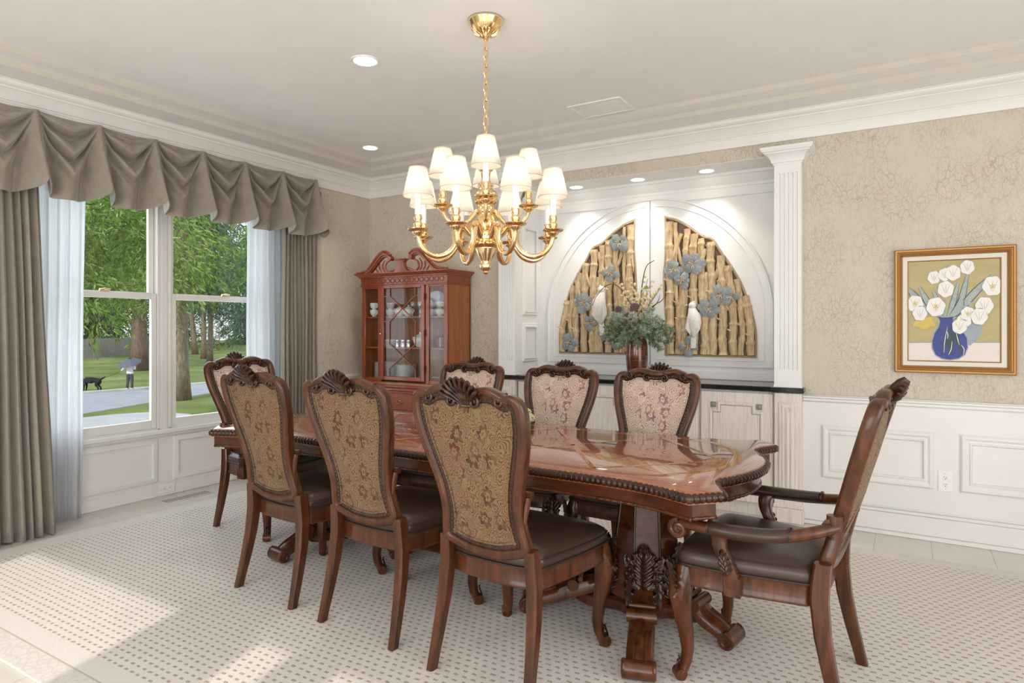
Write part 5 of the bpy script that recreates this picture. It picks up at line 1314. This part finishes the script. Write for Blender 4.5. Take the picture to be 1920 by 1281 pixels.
def drape(name, y0t, y1t, y0b, y1b, x, n, amp, zt, zb, mat, lab, cat, grp=None, seed=1, wild=.25, thick=.004):
    q = random.Random(seed); N_ = n*12; ph = [q.uniform(-.5,.5) for _ in range(n+2)]; am = [q.uniform(.75,1.2) for _ in range(n+2)]
    b = MB()
    def fn(u, v):
        s = u*n; k = int(min(s, n-1e-6)); t = s-k
        a = am[k]*(1-t)+am[k+1]*t; p = (ph[k]*(1-t)+ph[k+1]*t)*wild
        y = (y0t+(y1t-y0t)*u)*(1-v)+(y0b+(y1b-y0b)*u)*v
        w = sin(2*pi*(s+p*(.4+v))); w = (abs(w)**.75)*(1 if w > 0 else -1)
        xx = x+amp*a*w*(.72+.38*v)+.006*sin(9*v+7*u)
        return (xx, y+.25*amp*sin(4*pi*s)*.6, zt+(zb-zt)*v+(.012*sin(u*17)*(v > .98)))
    b.grid(fn, N_, 26); o = b.build(name, mat, ang=180)
    sm = o.modifiers.new('thickness', 'SOLIDIFY'); sm.thickness = thick; sm.offset = 0
    return tag(o, lab, cat, grp)
drape('drape', 1.575, 1.950, 1.56, 2.075, -4.795, 9, .034, 2.60, .004, M['drape'], 'long pleated taupe drape at the left edge of the window bay, falling to the tile', 'curtain', 'pleated drapes', 3)
drape('drape', 3.885, 4.255, 3.865, 4.262, -4.795, 9, .030, 2.60, .004, M['drape'], 'long pleated taupe drape at the right end of the window bay beside the papered wall', 'curtain', 'pleated drapes', 8)
drape('sheer_curtain', 1.60, 2.345, 1.60, 2.325, -5.00, 11, .022, 2.60, .012, M['sheer'], 'white sheer curtain hanging between the left drape and the window', 'curtain', 'sheer curtains', 5, .3, .0012)
drape('sheer_curtain', 3.655, 4.24, 3.645, 4.25, -5.00, 9, .022, 2.60, .012, M['sheer'], 'white sheer curtain hanging between the window and the right drape', 'curtain', 'sheer curtains', 6, .3, .0012)

# ------------------------------------------------------------------ outdoors
GZ = -1.70
def ground_mat(name, a, c, d, s=.6):
    m, nt, bb, oo = nmat(name); N = NB(nt); v = N.coord()
    f = N.noise(v, s, 4, .6); g = N.noise(v, s*40, 2)
    N.l(N.mix(N.math('MULTIPLY', g, .5), N.ramp(f, [(.3, a), (.5, c), (.7, d)]), a), bb.inputs['Base Color']); bb.inputs['Roughness'].default_value = .9; bb.inputs['Specular IOR Level'].default_value = .1; return m
M['lawn'] = ground_mat('mown_lawn', (.125,.165,.045), (.24,.285,.085), (.38,.41,.15), .35)
M['asphalt'] = ground_mat('pale_asphalt', (.40,.40,.41), (.47,.47,.48), (.54,.54,.54), 1.2)
M['concrete'] = ground_mat('pale_concrete', (.52,.50,.47), (.60,.58,.55), (.68,.66,.62), 1.5)
b = MB(); b.box(-140, -5.6, -40, 120, GZ-.3, GZ, 0); o = b.build('lawn_ground', M['lawn']); struct(o)
near = [(-20,-6),(-22,4),(-24.7,11.4),(-26.2,14.8),(-27.5,18.2),(-28.6,22),(-30,30),(-32,50),(-33,80)]; farr = [(-33.2,-6),(-32.6,4),(-32.1,11.4),(-32.05,14.8),(-31.95,18.2),(-32.1,22),(-33.2,30),(-36,50),(-38,80)]
b = MB(); b.prism(near+farr[::-1], GZ, GZ+.02); struct(b.build('street', M['asphalt']))
b = MB(); f2 = [(x-.42, y) for x, y in farr]; b.prism(farr+f2[::-1], GZ, GZ+.11, 'z', 0, .02); struct(b.build('street_curb', M['concrete']))
b = MB(); b.prism([(-12,2),(-23.0,8.5),(-23.75,10.6),(-23.6,12.0),(-23.1,13.1),(-21.5,13.4),(-10,11)], GZ, GZ+.025); struct(b.build('driveway', M['concrete']))
def leaf_mat(name, a, c, d):
    m, nt, bb, oo = nmat(name); N = NB(nt)
    f = N.noise(N.coord((1,1,1)), .9, 4, .7); ge = N.n('ShaderNodeNewGeometry')
    col = N.ramp(N.math('ADD', N.math('MULTIPLY', f, .75), N.math('MULTIPLY', ge.outputs['Random Per Island'], .32)), [(.35, a), (.55, c), (.78, d)])
    nt.nodes.remove(bb); df = N.n('ShaderNodeBsdfDiffuse'); tr = N.n('ShaderNodeBsdfTranslucent'); mx = N.n('ShaderNodeMixShader'); mx.inputs[0].default_value = .35
    N.l(col, df.inputs[0]); N.l(col, tr.inputs[0]); N.l(df.outputs[0], mx.inputs[1]); N.l(tr.outputs[0], mx.inputs[2]); N.l(mx.outputs[0], oo.inputs[0]); return m
M['leaf'] = leaf_mat('broadleaf', (.075,.15,.032), (.22,.33,.075), (.46,.55,.18))
M['leafdark'] = leaf_mat('dark_broadleaf', (.045,.095,.028), (.12,.20,.055), (.28,.36,.12))
M['conif'] = leaf_mat('blue_green_conifer', (.05,.10,.065), (.13,.21,.145), (.27,.36,.27))
M['bark'] = relief_mat('grey_brown_bark', (.10,.065,.040), (.20,.14,.095), (.33,.255,.19), (1.6,1.6,.35))
M['redbark'] = relief_mat('dark_red_bark', (.085,.045,.032), (.15,.085,.060), (.24,.15,.11), (1.4,1.4,.3))
def tree(name, x, y, r, H, crown, n, ls, leafm, barkm, lab, seed, lean=(0,0), droop=.5, thin=.21, grp='trees across the street'):
    q = random.Random(seed); R_ = empty(name, (x, y, GZ)); tag(R_, lab, 'tree', grp)
    b = MB(); P = [(lean[0]*t, lean[1]*t, H*t) for t in [i/8 for i in range(9)]]
    b.tube(P, [r*1.45, r*1.12, r, r*.96, r*.9, r*.8, r*.62, r*.4, r*.15], 14)
    for k in range(9):
        t = q.uniform(.35,.9); a = q.uniform(0, 2*pi); p = Vector((lean[0]*t, lean[1]*t, H*t)); c = crown[k % len(crown)]
        e = p.lerp(Vector((c[0], c[1], c[2])), .7); b.tube([p, p.lerp(e, .5)+Vector((0,0,.3)), e], [r*.32, r*.18, r*.06], 6)
    b.build('trunk', barkm, R_, ang=180)
    vs = []; fs = []; tot = sum(c[3]**2 for c in crown)
    for (cx, cy, cz_, cr) in crown:
        m_ = int(n*cr*cr/tot)
        for sp in range(max(1, m_//9)):
            u = q.uniform(-1,1); a = q.uniform(0, 2*pi); rr = cr*(q.random()**.30); s_ = sqrt(1-u*u)
            base = Vector((cx+rr*s_*cos(a), cy+rr*s_*sin(a), cz_+rr*u*.85)); out = Vector((s_*cos(a), s_*sin(a), u*.4-droop)).normalized()
            for j in range(9):
                p = base+out*(ls*.30*j)+Vector((q.uniform(-1,1), q.uniform(-1,1), q.uniform(-1,1)))*ls*.35
                d = (out+Vector((q.uniform(-1,1), q.uniform(-1,1), q.uniform(-.9,.5)))*.9).normalized(); w = d.cross(Vector((q.uniform(-1,1), q.uniform(-1,1), q.uniform(-1,1))))
                if w.length < 1e-3: continue
                w = w.normalized()*ls*thin*.5; L_ = ls*q.uniform(.7,1.25); i = len(vs); mid = p+d*L_*.45
                vs += [p, mid+w, p+d*L_, mid-w]; fs.append((i, i+1, i+2, i+3))
    bm_ = MB(); bm_.add(vs, fs); o = bm_.build('foliage', leafm, R_, flip=False, ang=180); o['kind'] = 'stuff'
    return R_
def crown_ball(cx, cy, cz_, R1, R2, k, r0, r1, seed, zmin=None):
    q = random.Random(seed); out = []
    while len(out) < k:
        u = Vector((q.uniform(-1,1), q.uniform(-1,1), q.uniform(-1,1)))
        if u.length > 1: continue
        p = (cx+u.x*R1, cy+u.y*R1, cz_+u.z*R2)
        if zmin and p[2] < zmin: continue
        out.append((*p, q.uniform(r0, r1)))
    return out
tree('broadleaf_tree', -26.1, 15.9, .31, 9.5, crown_ball(0,0,8.0, 4.3,4.6, 48, .9,1.5, 1, 4.6), 15000, .30, M['leaf'], M['bark'], 'big tree with a grey trunk on the near lawn edge, seen through the right window', 4)
tree('broadleaf_tree', -18.6, 7.6, .20, 8.0, crown_ball(.55,1.25,5.7, 1.75,2.9, 44, .5,.9, 2, 3.2), 11000, .21, M['leaf'], M['bark'], 'leafy tree whose sunlit branches hang into the left window', 5)
tree('broadleaf_tree', -46.3, 25.2, .50, 12, crown_ball(-.6,-.6,9.6, 2.7,5.0, 40, 1.1,1.8, 3, 5.2), 9000, .50, M['leafdark'], M['redbark'], 'dark tree with a thick reddish trunk behind the person with the umbrella', 6)
tree('conifer_tree', -51.6, 34.1, .20, 12, crown_ball(0,0,9.0, 1.6,5.5, 30, .6,1.1, 4, 4.4), 5200, .5, M['conif'], M['bark'], 'blue-green conifer with the rightmost of three slim trunks', 7, (.2,.2), .8, .2)
tree('conifer_tree', -58.0, 37.7, .22, 13, crown_ball(0,0,9.8, 2.2,6.0, 30, .8,1.5, 5, 4.6), 5200, .55, M['conif'], M['bark'], 'blue-green conifer with the middle one of three slim trunks', 8, (-.2,.1), .8, .2)
tree('conifer_tree', -69.0, 43.8, .26, 14, crown_ball(0,0,10.0, 3,6, 32, 1.0,1.8, 6, 5.0), 5200, .6, M['conif'], M['bark'], 'leaning conifer, farthest left of the three slim trunks on the far lawn', 9, (-1.4,-.5), .8, .2)
bgs = [(-72,20),(-84,31),(-92,44),(-98,58),(-80,62),(-101,74),(-110,40),(-118,56)]
bl = ['dark tree over the wooden fence at the edge of the wood', 'dark woodland tree behind the thick reddish trunk', 'woodland tree straight behind the window mullion', 'tall woodland tree behind the slim trunks', 'woodland tree that stands farthest forward at the right end of the wood', 'woodland tree at the far right end of the wood', 'far woodland tree above the second fence', 'farthest woodland tree, behind all the others']
for k, ((x, y), l) in enumerate(zip(bgs, bl)): tree('woodland_tree', x, y, .5, 18, crown_ball(0,0,9.5, 3.7,9.5, 46, 1.5,2.2, 40+k, 1.0), 6500, 1.0, M['leafdark'] if k % 2 else M['conif'], M['bark'], l, 50+k, grp='woodland trees')
q = random.Random(77)
def bush(x, y, R1, lab, seed, mat):
    o = tree('shrub', x, y, .05, R1*.9, crown_ball(0,0,R1*.75, R1*.7,R1*.5, 12, R1*.35,R1*.55, seed), 1500, .35, mat, M['bark'], lab, seed, grp='shrubs'); o['category'] = 'shrub'
bush(-66.5, 37, 1.5, 'dark shrub at the end of the wooden fence', 91, M['leafdark']); 
for k, (x, y, l) in enumerate(((-78,40.5,'wide dark shrub in front of the wood behind the reddish trunk'), (-87,55,'wide shrub in front of the wood, behind the slim trunks'), (-77.3,52.4,'dark shrub between the slim trunks and the right sheer curtain'), (-68,59,'wide shrub at the open end of the far lawn'), (-93,70,'farthest wide shrub at the end of the wood'))): bush(x, y, 3.4, l, 92+k, M['leafdark'] if k % 2 == 0 else M['conif'])
# wooden fence panels
M['fencewood'] = relief_mat('weathered_fence', (.22,.19,.16), (.33,.29,.25), (.45,.41,.36), (6,6,.3))
def fence(xa, ya_, xb, yb2, lab):
    d = Vector((xb-xa, yb2-ya_, 0)); L = d.length; r = empty('wooden_fence', (xa, ya_, GZ), atan2(d.y, d.x)); tag(r, lab, 'fence', 'wooden fences'); n = int(L/.16)
    b = MB()
    for k in range(n): b.box(k*.16, k*.16+.15, -.012+.006*(k % 2), .012+.006*(k % 2), .05, 1.95+.03*sin(k*1.7), .004)
    b.build('boards', M['fencewood'], r)
    for k in range(int(L/2.4)+1): b = MB(); b.box(k*2.4-.06, k*2.4+.06, .02, .14, 0, 2.0, .01); b.build('post', M['fencewood'], r)
    b = MB(); b.box(0, L, .012, .06, .4, .5, 0); b.box(0, L, .012, .06, 1.5, 1.6, 0); b.build('rail', M['fencewood'], r)
fence(-66.0, 25.5, -67.3, 32.9, 'weathered grey board fence on the far lawn at the left edge of the view'); fence(-69, 33.6, -74, 43, 'second stretch of board fence farther back, half hidden by trees')

# ---- person with umbrella walking a dog
def skin_body(name, verts, edges, radii, mat, parent, sub=2, root=0):
    me = bpy.data.meshes.new(name); me.from_pydata(verts, edges, []); o = bpy.data.objects.new(name, me); COL.objects.link(o)
    md = o.modifiers.new('skin', 'SKIN'); md.use_smooth_shade = True
    for v, rr in zip(me.skin_vertices[0].data, radii): v.radius = rr if isinstance(rr, tuple) else (rr, rr)
    me.skin_vertices[0].data[root].use_root = True
    s = o.modifiers.new('sub', 'SUBSURF'); s.levels = sub; s.render_levels = sub
    me.materials.append(mat); o.parent = parent; return o
M['skinm'] = plain('skin', (.55,.34,.25), .5); M['shirt'] = plain('white_top', (.80,.82,.85), .8); M['trouser'] = plain('dark_trousers', (.06,.055,.065), .8); M['shoe'] = plain('pale_shoe', (.62,.56,.60), .6); M['hair'] = plain('dark_hair', (.04,.03,.025), .6); M['dogfur'] = plain('black_dog_fur', (.014,.014,.016), .8, bump=(40,.6,.02))
PE = empty('person', (-31.55, 16.72, GZ+.11), radians(28)); PE.scale = (.84, .84, .84); tag(PE, 'person in white top and dark trousers on the far curb, one arm out', 'person')
# local x = the figure's right, seen from behind; +y = facing away
body_v = [(0,0,.93),(0,0,1.10),(0,.01,1.28),(0,.01,1.42),(0,.02,1.50),(0,.04,1.60),(0,.05,1.70),
          (-.10,0,.88),(-.12,.01,.50),(-.13,-.02,.09),(-.13,.10,.035),
          (.10,0,.88),(.13,.01,.50),(.15,-.02,.09),(.15,.10,.035),
          (-.18,.01,1.40),(-.36,.03,1.20),(-.55,.08,1.06),(-.60,.10,1.03),
          (.18,.01,1.40),(.24,.05,1.15),(.16,.20,1.26),(.13,.24,1.30)]
body_e = [(0,1),(1,2),(2,3),(3,4),(4,5),(5,6),(0,7),(7,8),(8,9),(9,10),(0,11),(11,12),(12,13),(13,14),(3,15),(15,16),(16,17),(17,18),(3,19),(19,20),(20,21),(21,22)]
body_r = [(.15,.11),(.135,.10),(.155,.11),(.14,.09),.055,.085,.075,.085,.062,.042,.04,.085,.062,.042,.04,.06,.045,.034,.03,.06,.046,.036,.03]
skin_body('body', body_v, body_e, body_r, M['skinm'], PE)
b = MB(); b.tube([(0,0,.88),(0,0,.96),(0,0,1.10),(0,.01,1.28),(0,.01,1.40),(0,.015,1.46)], [.185,.180,.165,.185,.165,.07], 16, 0, True, False, (.72,1.0), up=(0,1,0))
b.tube(catmull([(-.13,.01,1.41),(-.20,.01,1.38),(-.37,.03,1.20),(-.53,.075,1.075)], 4), [.07]+[.068]*4+[.060]*4+[.048]*4, 10); b.tube(catmull([(.13,.01,1.41),(.20,.01,1.38),(.25,.05,1.15),(.175,.18,1.24)], 4), [.07]+[.068]*4+[.060]*4+[.048]*4, 10); b.build('white_top', M['shirt'], PE, ang=180)
b = MB(); b.tube([(0,0,.98),(0,0,.90),(0,0,.80)], [.165,.180,.150], 16, 0, True, False, (.74,1.0), up=(0,1,0))
for s in (-1, 1): b.tube([(s*.085,0,.86),(s*.105,.005,.68),(s*.122,.012,.50),(s*.132,-.01,.28),(s*.138,-.02,.085)], [.105,.098,.080,.070,.066], 12)
b.build('trousers', M['trouser'], PE, ang=180)
b = MB()
for s in (-1, 1): b.tube([(s*.14,-.06,.05),(s*.14,.04,.05),(s*.145,.15,.03)], [.045,.052,.03], 10, 0, True, False, (.9,1), up=(0,0,1))
b.build('shoe', M['shoe'], PE); b = MB(); b.ball((0,.03,1.70), .105, 14, 0, (.88,1,1.1)); b.build('hair', M['hair'], PE)
b = MB()
for hx, hy, hz, s in ((-.61,.105,1.02,-1), (.125,.25,1.31,1)):
    for k in range(4): b.tube([(hx, hy+(k-1.5)*.018, hz), (hx+s*.04, hy+(k-1.5)*.02+.01, hz-.015), (hx+s*.06, hy+(k-1.5)*.018+.02, hz-.05+.004*k)], [.011,.010,.007], 6)
    b.tube([(hx, hy-.03, hz), (hx+s*.02, hy-.05, hz-.02), (hx+s*.035, hy-.05, hz-.045)], [.012,.011,.008], 6)
b.build('hand', M['skinm'], PE)
U_ = empty('umbrella', (-31.55, 16.72, GZ+.11), radians(28)); tag(U_, 'dark grey open umbrella held over the person on the curb', 'umbrella')
b = MB(); m_um = plain('grey_umbrella_cloth', (.115,.12,.15), .6)
def um(u, v): a = 2*pi*u; R = .50*v*(1-.035*(1-abs(cos(4*a)))); return (R*cos(a), R*sin(a), .20-.20*v**2+.02*abs(cos(4*a))*v)
b.grid(um, 48, 10, 0, True)
for k in range(8): a_ = k*pi/4+pi/8; b.tube([(0,0,.195),(.25*cos(a_),.25*sin(a_),.145),(.48*cos(a_),.48*sin(a_),.01)], .004, 4)
b.tube([(0,0,.19),(0,0,.24)], .012, 6)
UT = Matrix.Translation((.02, -.03, 1.24)) @ Matrix.Rotation(radians(24), 4, 'X'); b.xf(UT); o = b.build('canopy', m_um, U_, ang=180)
b = MB(); b.tube([UT @ Vector((0,0,.19)), (.105,.21,1.10)], .009, 8); b.tube([(.105,.21,1.10),(.11,.23,1.03),(.125,.235,1.01)], .014, 8); b.build('shaft', M['black_metal'], U_)
DG = empty('dog', (-33.3, 15.85, GZ), radians(210)); DG.scale = (.88, .88, .88); tag(DG, 'black dog with head lowered sniffing the grass across the street', 'dog')
# local +x = forward
dv = [(-.38,0,.60),(-.15,0,.62),(.12,0,.60),(.34,0,.60),(.50,0,.56),(.66,0,.40),(.76,0,.24),(.86,0,.16),(-.50,0,.64),(-.66,0,.72),(-.78,0,.80)]
de = [(0,1),(1,2),(2,3),(3,4),(4,5),(5,6),(6,7),(0,8),(8,9),(9,10)]; dr = [(.14,.15),(.13,.14),(.16,.18),(.15,.17),.11,.085,.09,.045,.05,.04,.025]
for s in (-1, 1):
    i = len(dv); dv += [(.34,s*.10,.50),(.33,s*.11,.28),(.35,s*.11,.12),(.37,s*.11,.03)]; de += [(3,i),(i,i+1),(i+1,i+2),(i+2,i+3)]; dr += [.08,.05,.04,.045]
    i = len(dv); dv += [(-.40,s*.10,.48),(-.30,s*.11,.34),(-.46,s*.11,.20),(-.43,s*.11,.03)]; de += [(0,i),(i,i+1),(i+1,i+2),(i+2,i+3)]; dr += [.10,.065,.042,.045]
dg = skin_body('body', dv, de, dr, M['dogfur'], DG, 2, 2)
b = MB()
for s in (-1, 1): b.tube([(.72,s*.05,.32),(.70,s*.11,.28),(.72,s*.12,.20)], [.03,.045,.015], 8, 0, True, False, (1,.4))
b.build('ear', M['dogfur'], DG)
b = MB(); b.tube(catmull([(-32.02,16.50,GZ+.97),(-32.4,16.25,GZ+.74),(-32.75,16.1,GZ+.66),(-33.2,15.72,GZ+.62)], 6), .008, 5); o = b.build('leash', M['black_metal']); tag(o, 'thin dark leash running from the outstretched hand to the black dog', 'leash')

# ------------------------------------------------------------------ light and camera
def area(name, loc, rot, sx, sy, e, c=(1,1,1)):
    L = bpy.data.lights.new(name, 'AREA'); L.shape = 'RECTANGLE'; L.size = sx; L.size_y = sy; L.energy = e; L.color = c
    o = bpy.data.objects.new(name, L); COL.objects.link(o); o.location = loc; o.rotation_euler = rot; return o
area('daylight_front_window', (-2.53, Y0+.02, 1.45), (radians(90), 0, 0), 1.5, 2.1, P_FRONT*.7, (1,.985,.96))
area('daylight_front_window', (.78, Y0+.02, 1.45), (radians(90), 0, 0), 3.0, 2.1, P_FRONT, (1,.985,.96))
area('added_side_fill', (X1+.25, .6, 1.3), (0, radians(90), 0), 2.4, 3.9, P_SIDE, (1,.97,.93))  # added fill lamp at an unseen side opening, lifts the room's ambient light
area('daylight_bay_window', (XR-.16, 2.99, 1.5), (0, radians(-90), 0), 1.9, 1.9, P_BAY, (.93,.965,1))
SL = bpy.data.lights.new('sun', 'SUN'); SL.energy = P_SUN; SL.angle = radians(.6); SL.color = (1,.95,.86)
so = bpy.data.objects.new('sun', SL); COL.objects.link(so)
so.rotation_euler = Vector((-.25*.88, .95*.88, -.47)).to_track_quat('-Z', 'Y').to_euler()
w = bpy.data.worlds.new('sky'); S.world = w; w.use_nodes = True; nt = w.node_tree; bg = nt.nodes['Background']
N = NB(nt); tc = N.n('ShaderNodeTexCoord'); sx = N.n('ShaderNodeSeparateXYZ'); N.l(tc.outputs['Generated'], sx.inputs[0])
N.l(N.ramp(sx.outputs[2], [(.0, (.92,.94,.97)), (.35, (.80,.88,1.0)), (1.0, (.55,.72,1.0))]), bg.inputs[0]); bg.inputs[1].default_value = P_SKY
cam = bpy.data.cameras.new('camera'); co = bpy.data.objects.new('camera', cam); COL.objects.link(co)
cam.sensor_width = 36; cam.lens = 1210/1920*36; cam.shift_y = -26.5/1920; cam.clip_start = .05; cam.clip_end = 400
co.location = (0, 0, 1.36); co.rotation_euler = (radians(90), 0, atan2(740, 1210)); S.camera = co
S.view_settings.view_transform = 'Standard'; S.view_settings.look = 'None'; S.view_settings.exposure = EXPO; S.view_settings.gamma = 1; S.view_settings.use_curve_mapping = False
cy = S.cycles
cy.max_bounces = 9; cy.diffuse_bounces = 4; cy.glossy_bounces = 4; cy.transmission_bounces = 4; cy.transparent_max_bounces = 16
cy.use_denoising = True; cy.sample_clamp_indirect = 6; cy.caustics_reflective = False; cy.caustics_refractive = False; cy.use_light_tree = True; cy.blur_glossy = .5
